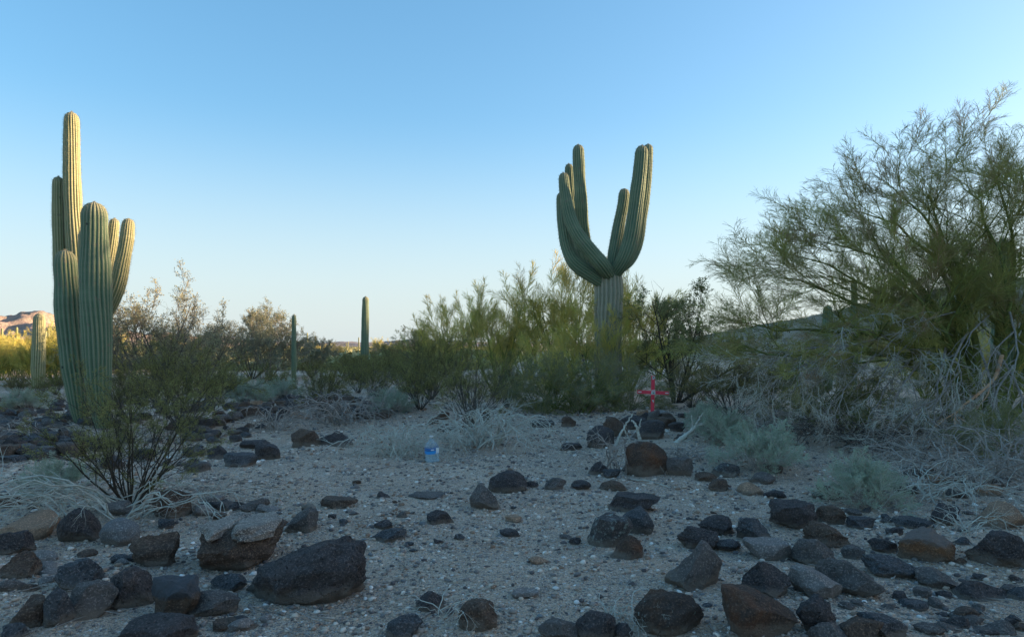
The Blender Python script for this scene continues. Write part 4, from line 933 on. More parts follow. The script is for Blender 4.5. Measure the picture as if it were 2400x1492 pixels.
bg_plants(9, 1080, 1900, 24, 60, [p1, p2, t1, c3], 0.9, 1.5, 'shaded scrub tree behind the thicket,', 'shaded scrub behind the thicket')
bg_plants(7, 1900, 2450, 16, 34, [p1, p2, p3], 1.2, 2.0, 'shaded palo verde behind the great one,', 'shaded palo verdes behind the great one')
# thicket continued out of view: unseen palo verdes added to shade the left saguaros
for i, (x, y, hh_) in enumerate([(13.4, 11.8, 5.2), (14.6, 13.6, 5.6), (16, 11, 5.4), (18, 13.5, 5.6), (10.8, 7.0, 4.6)]):
    src = p1 if i % 2 else p2
    dup(src, (x, y, gz1(x, y)), i * 1.1, hh_ / HGT[src.name], 'unseen palo verde added for shade beyond the right edge', 'unseen palo verdes added beyond the right edge')

# far scrub on the plain and hill: beyond counting
def tuft_mesh(name, pts, sizes, seed, mat, k=18):
    nr = np.random.RandomState(seed); n_ = len(pts)
    d_ = nr.normal(0, 1, (n_, k, 3)); d_ /= np.linalg.norm(d_, axis=2, keepdims=True); d_[..., 2] = np.abs(d_[..., 2]) * 0.9
    c = pts[:, None, :] + d_ * sizes[:, None, None] * nr.uniform(0.45, 1.0, (n_, k, 1))
    a = nr.normal(0, 1, (n_, k, 3)); a /= np.linalg.norm(a, axis=2, keepdims=True); b = np.cross(a, d_); b /= np.linalg.norm(b, axis=2, keepdims=True) + 1e-9
    s = sizes[:, None, None] * nr.uniform(0.10, 0.30, (n_, k, 1))
    V = np.stack([c - a * s, c + b * s, c + a * s * 1.2], 2).reshape(-1, 3)
    o = link(name, mesh_np(name, V, np.arange(len(V)).reshape(-1, 3), mat, smooth=False)); return o
nr = np.random.RandomState(4)
n_ = 9500; dd = 40 * (1400 / 40) ** nr.random_sample(n_); px = nr.uniform(-150, 1150, n_); x = (px - 1200) / F * dd
pts = np.stack([x, dd, gz(x, dd)], 1)
M['farscrub'] = leafy('far_scrub', (0.30, 0.29, 0.14), (0.38, 0.35, 0.18), (0.34, 0.31, 0.16))
o = tuft_mesh('desert_scrub', pts, nr.uniform(0.5, 1.25, n_) * (1 + dd / 700), 6, M['farscrub'])
tag(o, 'dry yellow-green scrub covering the far sunlit plain', 'scrub', kind='stuff')
n_ = 5200; hx = nr.uniform(60, 330, n_); hy = nr.uniform(110, 780, n_)
pts = np.stack([hx, hy, hill_z(hx, hy)], 1); keep = pts[:, 2] > -0.6; pts = pts[keep]
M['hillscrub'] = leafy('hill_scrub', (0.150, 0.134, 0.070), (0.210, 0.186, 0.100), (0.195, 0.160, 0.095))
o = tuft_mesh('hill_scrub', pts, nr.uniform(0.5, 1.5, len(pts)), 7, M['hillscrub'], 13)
tag(o, 'dark scrub dotted over the shaded hill at right', 'scrub', kind='stuff')

# ------------------------------------------------------------------ rocks
def ico(level):
    bm_v = []; t = (1 + 5 ** 0.5) / 2
    V = [(-1,t,0),(1,t,0),(-1,-t,0),(1,-t,0),(0,-1,t),(0,1,t),(0,-1,-t),(0,1,-t),(t,0,-1),(t,0,1),(-t,0,-1),(-t,0,1)]
    Fc = [(0,11,5),(0,5,1),(0,1,7),(0,7,10),(0,10,11),(1,5,9),(5,11,4),(11,10,2),(10,7,6),(7,1,8),(3,9,4),(3,4,2),(3,2,6),(3,6,8),(3,8,9),(4,9,5),(2,4,11),(6,2,10),(8,6,7),(9,8,1)]
    V = [np.array(v) / np.linalg.norm(v) for v in V]
    for _ in range(level):
        cache = {}; nf = []
        def mid(a, b):
            k = (min(a, b), max(a, b))
            if k not in cache: m = V[a] + V[b]; V.append(m / np.linalg.norm(m)); cache[k] = len(V) - 1
            return cache[k]
        for a, b, c in Fc:
            x, y, z = mid(a, b), mid(b, c), mid(c, a); nf += [(a, x, z), (b, y, x), (c, z, y), (x, y, z)]
        Fc = nf
    return np.array(V), np.array(Fc)
ICO = {k: ico(k) for k in (0, 1, 2, 3, 4)}
def rock_arrays(seed, level, shape='round', cuts=9, rough=1.0):
    V0, Fc = ICO[level]; nr = np.random.RandomState(seed); v = V0.copy(); v[:, 2] *= nr.uniform(0.8, 1.0)
    soft = cuts <= 5
    for k in range(cuts + (0 if soft else 5)):
        n_ = nr.normal(0, 1, 3); n_[2] *= 0.8; n_ /= np.linalg.norm(n_); o = nr.uniform(0.55, 0.85) if not soft else nr.uniform(0.7, 0.92)
        s = v @ n_ - o; v = v - np.outer(np.maximum(s, 0) * (0.97 if not soft else 0.8), n_)
    if shape in ('pyramid', 'wedge'):
        tp = {'pyramid': 0.60, 'wedge': 0.3}[shape]; k = 1 - tp * np.clip(v[:, 2] + 0.6, 0, 2) / 1.6; v[:, 0] *= k; v[:, 1] *= k
        if shape == 'pyramid': v[:, 0] += nr.uniform(-0.2, 0.2) * v[:, 2]
    if shape == 'wedge': v[:, 2] += 0.45 * v[:, 0] * np.clip((v[:, 2] + 1) / 1.4, 0, 1)
    if shape == 'wedge_l': v[:, 2] -= 0.5 * v[:, 0] * np.clip((v[:, 2] + 1) / 1.4, 0, 1)
    if shape == 'slab': v[:, 2] = np.minimum(v[:, 2], 0.42 + 0.05 * vnoise(v[:, 0] * 3, v[:, 1] * 3, s=seed % 50))
    low = np.minimum(v[:, 2], 0.0); kk = 1 / np.sqrt(np.maximum(1 - 0.78 * low * low, 0.2)); v[:, 0] *= kk; v[:, 1] *= kk   # broad at the foot, as a settled stone is
    q = seed * 1.7
    disp = 0.10 * fbm(v[:, 0] * 1.6 + q, v[:, 1] * 1.6, v[:, 2] * 1.6, o=2, s=2)
    if level > 1: disp = disp + rough * 0.055 * fbm(v[:, 0] * 4.5 + q, v[:, 1] * 4.5, v[:, 2] * 4.5, o=3, s=5)
    if level > 2: disp = disp + rough * 0.022 * fbm(v[:, 0] * 14 + q, v[:, 1] * 14, v[:, 2] * 14, o=2, s=8)
    if level > 3: disp = disp - rough * 0.03 * np.clip(vnoise(v[:, 0] * 17 + q, v[:, 1] * 17, v[:, 2] * 17, s=4) - 0.25, 0, 1)
    v = v * (1 + disp)[:, None]
    lo, hi = v.min(0), v.max(0); v = (v - (lo + hi) / 2) / (hi - lo)
    return v, Fc
BOXES = []; USED = set()
def rock(px, yb, wpx, hpx, mat, label, shape='round', seed=None, rz=None, level=4, name='boulder', cat='rock', group=None, rough=1.0, lift=0.0, depthf=0.8, cuts=9, d=None):
    seed = seed if seed is not None else int(px * 7 + yb * 3) % 9973
    g = G(px, yb) if d is None else at(px, yb, d)
    dd = g.y; wd = wpx * dd / F; happ = hpx * dd / F; dep = wd * depthf
    slope = H / dd
    h = max(happ - dep * 0.35 * slope, happ * 0.62)
    v, Fc = rock_arrays(seed, level, shape, cuts, rough)
    sink = 0.22
    V = v * np.array([wd, dep, h / (1 - sink)])
    V[:, 2] += h / (1 - sink) * (0.5 - sink)
    hg = np.clip(V[:, 2] / h, 0, 1)
    me = mesh_np(name, V, Fc, M[mat], attrs=dict(hgt=hg), smooth=level > 2)
    loc = Vector((g.x * (dd + dep * 0.42) / dd, dd + dep * 0.42, 0)); 
    loc.z = (gz1(loc.x, loc.y) if d is None else g.z) + lift
    if d is None: loc.z = min(loc.z, g.z + 0.02) + lift
    o = link(name, me, None, loc); tag(o, label, cat, group)
    if not group: BOXES.append((px, yb, wpx, hpx))
    return o
B = rock
B(712, 1420, 306, 165, 'black', 'largest rock, a long low black pitted boulder in the left foreground', 'wedge', 11, depthf=0.62, rough=1.3)
gc = G(520, 1352); kc = gc.y / F
capr = empty('boulder', (gc.x, gc.y + 0.28, gc.z), 'dark boulder with a cracked pale flat top behind the largest rock', 'rock')
v_, f_ = rock_arrays(22, 4, 'slab', 9, 1.3); wd_, dp_, hb_ = 204 * kc, 0.60, 92 * kc
V_ = v_ * np.array([wd_, dp_, hb_ * 1.2]); V_[:, 2] += hb_ * 0.42; part('body', mesh_np('body', V_, f_, M['brown'], attrs=dict(hgt=np.clip(V_[:, 2] / hb_, 0, 1))), capr)
for sx_, sw_, sh_, sd_ in ((-0.235, 0.44, 0.075, 5), (0.21, 0.50, 0.085, 6)):
    v_, f_ = rock_arrays(sd_, 4, 'slab', 9, 0.9); V_ = v_ * np.array([wd_ * sw_, dp_ * 0.93, sh_ * 1.3]); V_ += np.array([wd_ * sx_, 0, hb_ * 0.93])
    part('slab', mesh_np('slab', V_, f_, M['captop'], attrs=dict(hgt=np.clip((V_[:, 2] - hb_ * 0.8) / 0.1 + .5, 0.5, 1))), capr)
BOXES.append((520, 1352, 208, 130))
B(368, 1332, 108, 88, 'brown', 'crumbly brown rock with whitish growth left of the cracked boulder', 'round', 23, rough=1.6)
B(281, 1280, 90, 66, 'smooth', 'smooth blue-grey rounded stone under the bleached branches', 'round', 24, rough=0.25, cuts=4)
B(72, 1268, 150, 72, 'tan', 'long tan slab slanting out of the left edge', 'wedge', 25, rough=0.5)
B(185, 1272, 92, 84, 'black', 'black rock wedged right of the long tan slab', 'round', 26)
B(38, 1300, 82, 60, 'black', 'black rock below the long tan slab at the left edge', 'round', 27)
B(44, 1356, 96, 66, 'brown', 'brown rough rock at the left edge below the black one', 'wedge', 28, rough=1.3)
B(108, 1318, 58, 30, 'pale', 'small pale angular stone right of the brown rough rock', 'wedge_l', 29, rough=0.5)
B(190, 1386, 106, 78, 'blue', 'deeply pitted blue-black rock on top of the left foreground group', 'round', 30, rough=1.6)
B(132, 1470, 70, 98, 'blue', 'upright blue-grey rock, leftmost of the foreground group', 'round', 31)
B(214, 1452, 116, 90, 'grey', 'squat cracked grey rock in the middle of the left foreground group', 'round', 32)
B(302, 1428, 122, 100, 'black', 'dark leaning rock with a slanting top right of the cracked grey one', 'wedge_l', 33)
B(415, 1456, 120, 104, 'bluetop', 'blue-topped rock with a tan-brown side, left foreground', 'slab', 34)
B(502, 1447, 122, 62, 'grey', 'low dark grey rock touching the left end of the largest rock', 'round', 35)
B(531, 1389, 86, 46, 'blue', 'small blue-black rock tucked above the left end of the largest rock', 'round', 36)
B(68, 1472, 88, 76, 'brown', 'maroon-black rounded rock in the bottom left corner area', 'round', 37)
B(372, 1530, 176, 92, 'black', 'dark pitted rock cut by the bottom edge, left of centre', 'round', 38)
B(30, 1500, 70, 40, 'blue', 'small blue-black rock at the bottom left corner', 'round', 39, level=3)
B(1120, 1478, 96, 74, 'brown', 'round dark brown boulder at the bottom centre with wiry twigs over it', 'round', 40, cuts=5)
B(948, 1500, 88, 56, 'blue', 'blue-grey rock at the bottom edge left of the round brown one', 'wedge', 41)
B(1010, 1432, 74, 46, 'black', 'small black rock above the bottom centre', 'pyramid', 42, level=3)
B(1190, 1155, 94, 55, 'black', 'black dome rock in the middle of the gravel flat', 'round', 43, cuts=5)
B(1138, 1194, 78, 60, 'grey', 'grey-brown pointed rock just left of the black dome', 'pyramid', 44)
B(1302, 1148, 54, 30, 'grey', 'small grey rock right of the black dome', 'round', 45, level=3)
B(1362, 1148, 48, 23, 'black', 'small flat black rock, rightmost of the three small ones by the dome', 'round', 46, level=3)
B(1246, 1142, 34, 16, 'black', 'tiny black rock touching the right side of the black dome', 'round', 47, level=3)
B(1032, 1229, 64, 36, 'black', 'small black pointed rock alone on the gravel, centre', 'pyramid', 48, level=3)
B(1487, 1202, 126, 44, 'black', 'long flat black rock behind the trio right of centre', 'slab', 49)
B(1490, 1254, 88, 68, 'blue', 'blue-black rounded rock, rear right of the trio right of centre', 'round', 50)
B(1430, 1284, 108, 78, 'lichen', 'lichen-spotted grey rock, left of the trio right of centre', 'slab', 51)
B(1467, 1311, 86, 60, 'rust', 'reddish-brown pointed rock, front of the trio right of centre', 'pyramid', 52)
B(1628, 1384, 142, 122, 'grey', 'grey pyramid-shaped boulder with a shoulder on its left', 'pyramid', 53)
B(1566, 1494, 168, 108, 'brown_lichen', 'big rounded brown boulder with pale specks at the bottom edge', 'round', 54, cuts=5)
B(1776, 1500, 186, 134, 'rust', 'big rust-orange stained angular boulder at the bottom right', 'wedge_l', 55, rough=0.7)
B(1396, 1500, 96, 70, 'black', 'dark rounded rock at the bottom edge left of the brown speckled boulder', 'round', 56, cuts=5)
B(1308, 1504, 96, 54, 'grey', 'grey-black rock at the bottom edge, leftmost of the three', 'round', 57)
B(1461, 1496, 46, 36, 'black', 'small black rock squeezed between two bottom boulders', 'round', 58, level=3)
B(1862, 1242, 124, 68, 'black', 'oblong black boulder in front of the nearest grey-green shrub', 'slab', 59)
B(1946, 1228, 66, 46, 'brown', 'brown-black rock leaning on the right end of the oblong black boulder', 'round', 60)
B(1944, 1284, 110, 60, 'brown', 'pitted dark brown rock below the oblong black boulder', 'wedge_l', 61, rough=1.5)
B(1902, 1325, 100, 68, 'grey', 'grey-brown domed rock right of the flat pale stone', 'round', 62)
B(1802, 1313, 112, 50, 'pale', 'flat pale grey stone in the middle of the right rock field', 'slab', 63, rough=0.4)
B(1764, 1270, 84, 58, 'blue', 'blue-black slanting rock behind the flat pale stone', 'wedge_l', 64)
B(1680, 1256, 92, 48, 'black', 'black rough rock, rear one of the pair left of the blue-black slanting rock', 'round', 65, rough=1.5)
B(1636, 1292, 102, 58, 'black', 'black rough rock, front one of the pair above the grey pyramid', 'round', 66, rough=1.5)
B(1702, 1295, 72, 32, 'blue', 'small dark rock between the black pair and the flat pale stone', 'round', 67, level=3)
B(1796, 1402, 114, 90, 'black', 'dark pitted slanting rock right of the grey pyramid boulder', 'wedge_l', 68)
B(1916, 1406, 132, 86, 'pale', 'smooth grey-brown slanting rock in the right rock field', 'wedge_l', 69, rough=0.4)
B(2002, 1400, 154, 88, 'grey', 'dark grey slanting rock right of the smooth one', 'wedge_l', 70)
B(1912, 1486, 92, 92, 'black', 'black rough rock on the right of the rust-stained boulder', 'round', 71, rough=1.4)
B(1940, 1508, 98, 48, 'grey', 'grey rock at the bottom edge, right of the rust boulder', 'round', 72)
B(2016, 1506, 118, 60, 'brown', 'brown-grey domed rock at the bottom edge, right side', 'round', 73)
B(2072, 1496, 112, 62, 'blue', 'blue-black rock behind the brown-grey dome at the bottom edge', 'wedge_l', 74)
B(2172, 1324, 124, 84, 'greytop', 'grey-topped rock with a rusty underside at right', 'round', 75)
B(2090, 1354, 126, 56, 'blue', 'blue-black pitted rock in front of the grey-topped rusty one', 'wedge_l', 76, rough=1.3)
B(2196, 1380, 100, 46, 'grey', 'angular grey rock with a pale patch below the grey-topped one', 'wedge_l', 77)
B(2288, 1410, 118, 48, 'black', 'low black mound-shaped rock near the right edge', 'pyramid', 78)
B(2346, 1334, 150, 94, 'black', 'large black rough rock at the right edge', 'round', 79, rough=1.2)
B(2336, 1240, 112, 66, 'tan', 'tan pyramid-shaped stone at the right edge', 'pyramid', 80, rough=0.5)
B(2212, 1230, 80, 50, 'black', 'dark rock left of the tan pyramid stone', 'round', 81)
B(2140, 1240, 96, 26, 'blue', 'low flat dark rock left of the tan pyramid stone, half buried', 'slab', 82, level=3)
B(2000, 1312, 56, 34, 'grey', 'small grey-black rock right of the grey-brown dome', 'round', 83, level=3)
B(2070, 1296, 64, 34, 'black', 'small dark rock left of the grey-topped rusty rock', 'round', 84, level=3)
B(2020, 1238, 70, 28, 'blue', 'small blue-black rock right of the brown-black leaning rock', 'slab', 85, level=3)
B(1513, 1117, 104, 82, 'rust', 'large round rusty brown boulder in the middle distance below the cross', 'round', 86, cuts=4, rough=0.8)
B(1592, 1116, 62, 46, 'grey', 'grey angular rock touching the right side of the round rusty boulder', 'slab', 87)
B(1407, 1050, 68, 54, 'black', 'black dome rock left of the forked bleached branches', 'round', 88, cuts=5, level=3)
B(1440, 1022, 66, 48, 'brown', 'dark brown rock behind the black dome rock left of the cairn', 'round', 89, level=3)
B(1655, 1128, 54, 22, 'brown', 'low brown rock right of the grey angular one', 'round', 90, level=3)
B(1702, 1118, 66, 32, 'lichen', 'dark rock with a white lichen spot below the low grey-green shrub', 'round', 91, level=3)
B(1402, 1113, 48, 32, 'black', 'small black rock left of the round rusty boulder', 'pyramid', 92, level=3)
B(1434, 1120, 44, 20, 'blue', 'flat bluish rock at the left foot of the round rusty boulder', 'slab', 93, level=3)
B(1332, 1000, 36, 26, 'brown', 'small brown rock at the foot of the feathery shrub', 'round', 94, level=3)
B(1270, 1002, 60, 18, 'black', 'low dark rock in the shade under the thicket', 'slab', 95, level=3)
B(1338, 1056, 56, 18, 'black', 'flat dark rock on the bare ground left of the cairn', 'slab', 96, level=3)
# cairn round the foot of the cross
B(1484, 1006, 66, 34, 'black', 'black rock forming the left side of the cross cairn', 'round', 101, level=3, group=None)
B(1520, 1030, 82, 46, 'black', 'large dark rock forming the front of the cross cairn', 'wedge', 102, level=3)
B(1556, 1004, 62, 30, 'brown', 'dark brown rock forming the right side of the cross cairn', 'round', 103, level=3)
B(1586, 1012, 44, 24, 'black', 'dark rock lying at the right end of the cross cairn', 'round', 104, level=3)
B(720, 1046, 74, 44, 'brown', 'dark brown boulder on the flat, left one of the middle pair', 'round', 105)
B(786, 1046, 84, 38, 'black', 'dark angular boulder, right one of the middle pair', 'pyramid', 106)
B(627, 1078, 66, 44, 'black', 'black blocky rock left of the middle pair of boulders', 'round', 107)
B(560, 1094, 86, 34, 'blue', 'blue-black low rocks spread left of the black blocky rock', 'slab', 108, level=3)
B(510, 1076, 50, 34, 'black', 'black rock beside the right side of the left creosote bush', 'round', 109, level=3)
B(600, 1052, 70, 20, 'black', 'flat dark rock behind the black blocky rock', 'slab', 110, level=3)
B(706, 1248, 78, 60, 'grey', 'dark slanting slab leaning up to the right above the largest rock', 'wedge', 111)
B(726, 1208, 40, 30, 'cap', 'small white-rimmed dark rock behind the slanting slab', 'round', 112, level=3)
B(796, 1192, 96, 26, 'brown', 'low brown rock right of the slanting slab', 'slab', 113, level=3)
B(908, 1272, 84, 30, 'blue', 'flat dark angular rock on the gravel left of centre', 'wedge', 114, level=3)
B(898, 1240, 46, 20, 'black', 'small dark rock behind the flat angular one', 'round', 115, level=3)
B(898, 1168, 34, 17, 'black', 'small dark pointed stone on the gravel flat left of the dome', 'pyramid', 116, level=3)
B(1000, 1170, 90, 14, 'grey', 'long low half-buried grey rock left of the pointed grey-brown one', 'slab', 117, level=3)
B(578, 1232, 56, 30, 'grey', 'small grey rock behind the cracked pale-topped boulder', 'round', 118, level=3)
B(640, 1250, 50, 26, 'black', 'small black rock right behind the cracked pale-topped boulder', 'round', 119, level=3)
B(260, 1100, 70, 34, 'black', 'dark rock seen through the creosote stems, left one', 'round', 120, level=3)
B(335, 1082, 56, 34, 'black', 'dark rock seen through the creosote stems, right one', 'round', 121, level=3)
B(400, 1215, 100, 66, 'brown', 'dark brown rock behind the creosote foot', 'round', 122)
B(1195, 1258, 50, 18, 'black', 'small dark flat rock on open gravel in the centre', 'slab', 123, level=2)
B(1203, 1224, 40, 16, 'tan', 'small reddish-bottomed stone on open gravel in the centre', 'slab', 124, level=2)
B(1232, 1402, 66, 20, 'pale', 'flat pale grey stone on the gravel right of bottom centre', 'slab', 125, level=3, rough=0.4)
B(621, 1458, 28, 16, 'pale', 'whitish angular pebble below the left end of the largest rock', 'round', 126, level=2)
B(1262, 1322, 50, 18, 'tan', 'small slanting brown stone in the middle of the gravel', 'wedge_l', 127, level=2)
# upper stones of the cairn, stacked on the lower ones
d = 12.35
def cstone(px, yb, w_, h_, mat, label, shape, seed, dz=0): B(px, yb, w_, h_, mat, label, shape, seed, level=3, d=d + dz, rough=0.5)
cstone(1506, 974, 30, 15, 'tan', 'flat tan stone resting on the cairn left of the cross', 'slab', 131, -0.1)
cstone(1531, 984, 34, 24, 'grey', 'grey stone holding the foot of the cross', 'wedge', 132, -0.25)
cstone(1508, 990, 46, 26, 'black', 'black stone leaning against the left of the cross foot', 'pyramid', 134, -0.2)
cstone(1560, 992, 50, 26, 'brown', 'brown stone leaning against the right of the cross foot', 'round', 135, -0.2)
cstone(1554, 980, 32, 20, 'pale', 'greyish pink stone on the cairn right of the cross', 'round', 133, -0.1)

# lava field at the left and rocky strip behind the flat, plus loose stones
rg = random.Random(99)
LM = [(715, 1418, 'the largest black boulder'), (520, 1352, 'the cracked pale-topped boulder'), (281, 1280, 'the smooth blue-grey stone'), (72, 1268, 'the long tan slab'), (190, 1386, 'the deeply pitted rock'),
      (302, 1428, 'the dark leaning rock'), (415, 1456, 'the blue-topped rock'), (68, 1472, 'the maroon-black corner rock'), (1120, 1478, 'the round brown bottom boulder'), (1190, 1155, 'the black dome rock'), (1138, 1194, 'the grey-brown pointed rock'),
      (1302, 1148, 'the small grey rock by the dome'), (1032, 1229, 'the lone pointed black rock'), (1487, 1202, 'the long flat black rock'), (1490, 1254, 'the blue-black rounded rock'), (1430, 1284, 'the lichen-spotted rock'), (1467, 1311, 'the reddish pointed rock'),
      (1628, 1384, 'the grey pyramid boulder'), (1566, 1494, 'the speckled brown boulder'), (1776, 1500, 'the rust-stained boulder'), (1862, 1242, 'the oblong black boulder'), (1944, 1284, 'the pitted dark brown rock'), (1902, 1325, 'the grey-brown domed rock'),
      (1802, 1313, 'the flat pale grey stone'), (1680, 1256, 'the black rough pair'), (1796, 1402, 'the dark pitted slanting rock'), (1916, 1406, 'the smooth slanting rock'), (2002, 1400, 'the dark grey slanting rock'), (2016, 1506, 'the brown-grey bottom dome'),
      (2172, 1324, 'the grey-topped rusty rock'), (2196, 1380, 'the angular grey rock with a pale patch'), (2288, 1410, 'the low black mound'), (2346, 1334, 'the large black rock at the right edge'), (2336, 1240, 'the tan pyramid stone'), (1513, 1117, 'the round rusty boulder'),
      (1407, 1050, 'the black dome left of the cairn'), (1530, 1010, 'the cross cairn'), (720, 1046, 'the middle pair of boulders'), (627, 1078, 'the black blocky rock'), (706, 1248, 'the slanting slab'), (908, 1272, 'the flat angular rock'), (305, 1182, 'the left creosote foot'),
      (1013, 1081, 'the water bottle'), (2030, 1185, 'the pale grey-green shrub'), (1785, 1100, 'the grey-green shrub by the rusty boulder'), (190, 1003, 'the left saguaro cluster'), (640, 1005, 'the small dead shrub'), (800, 985, 'the dead shrub under the creosote'), (92, 908, 'the far left saguaro'), (1355, 968, 'the drooping feathery shrub'), (2240, 1130, 'the dead brush pile')]
CN = {'black': 'black', 'blue': 'blue-black', 'grey': 'grey', 'brown': 'dark brown', 'pale': 'pale', 'tan': 'tan'}
SN = {'round': 'rounded', 'slab': 'flat', 'wedge': 'wedge-shaped', 'wedge_l': 'slanting', 'pyramid': 'pointed'}
def scatter(n, x0, x1, y0, y1, w0, w1, mats, label, group, seed0, level=2, hr=(0.3, 0.6), name='rock'):
    i = k = 0
    while i < n and k < n * 12:
        k += 1
        py = rg.uniform(y0, y1); px = rg.uniform(x0, x1); w_ = rg.uniform(w0, w1) * (py - HOR) / 300.0
        if any(abs(px - bx) < (w_ + bw) * 0.46 and by - bh - 2 < py < by + w_ * 0.35 + 3 for bx, by, bw, bh in BOXES): continue
        mt = rg.choice(mats); sh = rg.choice(['round', 'slab', 'wedge', 'wedge_l', 'pyramid', 'round'])
        bx, by, nm = min(LM, key=lambda q: (q[0] - px) ** 2 + (2.2 * (q[1] - py)) ** 2)
        dx, dy = px - bx, 2.2 * (py - by)
        far = math.hypot(dx, dy) > 130
        rel = (('well ' if far else 'just ') + ('right of ' if dx > 0 else 'left of ')) if abs(dx) > abs(dy) else ('in front of ' if dy > 0 else 'behind ')
        big = 'large' if w_ > w1 * 0.30 * 2.2 else ('mid-sized' if w_ > w1 * 0.45 else 'small')
        SEEN = globals().setdefault('SEEN_L', {}); key_ = (big, mt, sh, rel, nm); q_ = SEEN[key_] = SEEN.get(key_, 0) + 1
        if q_ > 1: rel = (['farther ', 'much farther ', 'nearer ', 'slightly ', 'squarely ', 'almost ', 'far out '][min(q_ - 2, 6)]) + rel.replace('just ', '').replace('well ', '')
        LAB = f'{big} {CN[mt]} {SN[sh]} stone {rel}{nm}'
        if LAB in USED: LAB = LAB.replace(' stone ', ' rough stone ')
        USED.add(LAB)
        B(px, py, w_, w_ * rg.uniform(*hr), mt, LAB if True else f'{big} {CN[mt]} {SN[sh]} stone {rel}{nm}', sh, seed0 + i, level=level, group=group, name=name)
        i += 1
scatter(110, -20, 190, 940, 1085, 34, 90, ['black', 'black', 'grey', 'blue', 'brown'], 'dark lava rock of the jumbled field at the left edge', 'lava rocks of the left field', 2000, 3, (0.3, 0.5))
scatter(70, 560, 900, 925, 985, 40, 100, ['brown', 'black', 'grey', 'brown', 'tan', 'black'], 'brown-black rock of the stony strip under the centre-left creosote', 'rocks of the stony strip', 2100, 3, (0.35, 0.55))
scatter(60, 170, 640, 930, 1010, 35, 90, ['black', 'grey', 'brown', 'blue'], 'x', 'rubble between the left field and the stony strip', 2900, 2)
scatter(26, 430, 640, 985, 1110, 30, 80, ['black', 'blue', 'grey'], 'dark stone on the flat right of the left creosote', 'stones right of the left creosote', 2200, 2)
scatter(16, 620, 1380, 1130, 1330, 10, 24, ['black', 'grey', 'brown', 'blue'], 'small dark stone on the open gravel flat', 'small stones of the gravel flat', 2300, 2)
scatter(60, 0, 640, 1190, 1485, 18, 56, ['black', 'grey', 'brown', 'pale', 'blue'], 'small stone between the left foreground boulders', 'small stones among the left boulders', 2400, 2)
scatter(44, 1600, 2400, 1200, 1490, 12, 34, ['black', 'grey', 'brown', 'blue', 'grey'], 'small stone among the right foreground boulders', 'small stones among the right boulders', 2500, 2)
scatter(26, 1380, 2400, 1110, 1180, 22, 60, ['black', 'brown', 'grey', 'tan'], 'stone along the foot of the right-hand shrubs', 'stones below the right shrubs', 2600, 2)
scatter(22, 1000, 1700, 975, 1030, 30, 70, ['black', 'brown', 'brown'], 'dark stone in the shade before the thicket', 'stones before the thicket', 2700, 2)
scatter(20, 160, 600, 1010, 1100, 26, 60, ['black', 'grey'], 'dark stone seen through the left creosote', 'stones behind the left creosote', 2800, 2)

# past the largest few hundred, the remaining small stones are one piece of rubble
small = [o for o in COL.objects if o.name.split('.')[0] == 'rock']
small.sort(key=lambda o: -max(o.dimensions.x, (max(v.co.x for v in o.data.vertices) - min(v.co.x for v in o.data.vertices))) / o.location.y)
rest = small[225:]; VV, FF, HH, MI, c_, mats_ = [], [], [], [], 0, []
for o in rest:
    me = o.data; v = np.empty(len(me.vertices) * 3, np.float32); me.vertices.foreach_get('co', v); f = np.empty(len(me.loops), np.int32); me.loops.foreach_get('vertex_index', f)
    h_ = np.empty(len(me.vertices), np.float32); me.attributes['hgt'].data.foreach_get('value', h_)
    if me.materials[0] not in mats_: mats_.append(me.materials[0])
    VV.append(v.reshape(-1, 3) + np.array(o.location)); FF.append(f.reshape(-1, 3) + c_); HH.append(h_); MI += [mats_.index(me.materials[0])] * (len(f) // 3); c_ += len(h_)
    bpy.data.objects.remove(o)
me = mesh_np('rubble', np.concatenate(VV), np.concatenate(FF), None, smooth=False, attrs=dict(hgt=np.concatenate(HH)))
for m_ in mats_: me.materials.append(m_)
me.polygons.foreach_set('material_index', np.array(MI, np.int32))
tag(link('rubble', me), 'small dark broken stones strewn between the rocks', 'rubble', kind='stuff')

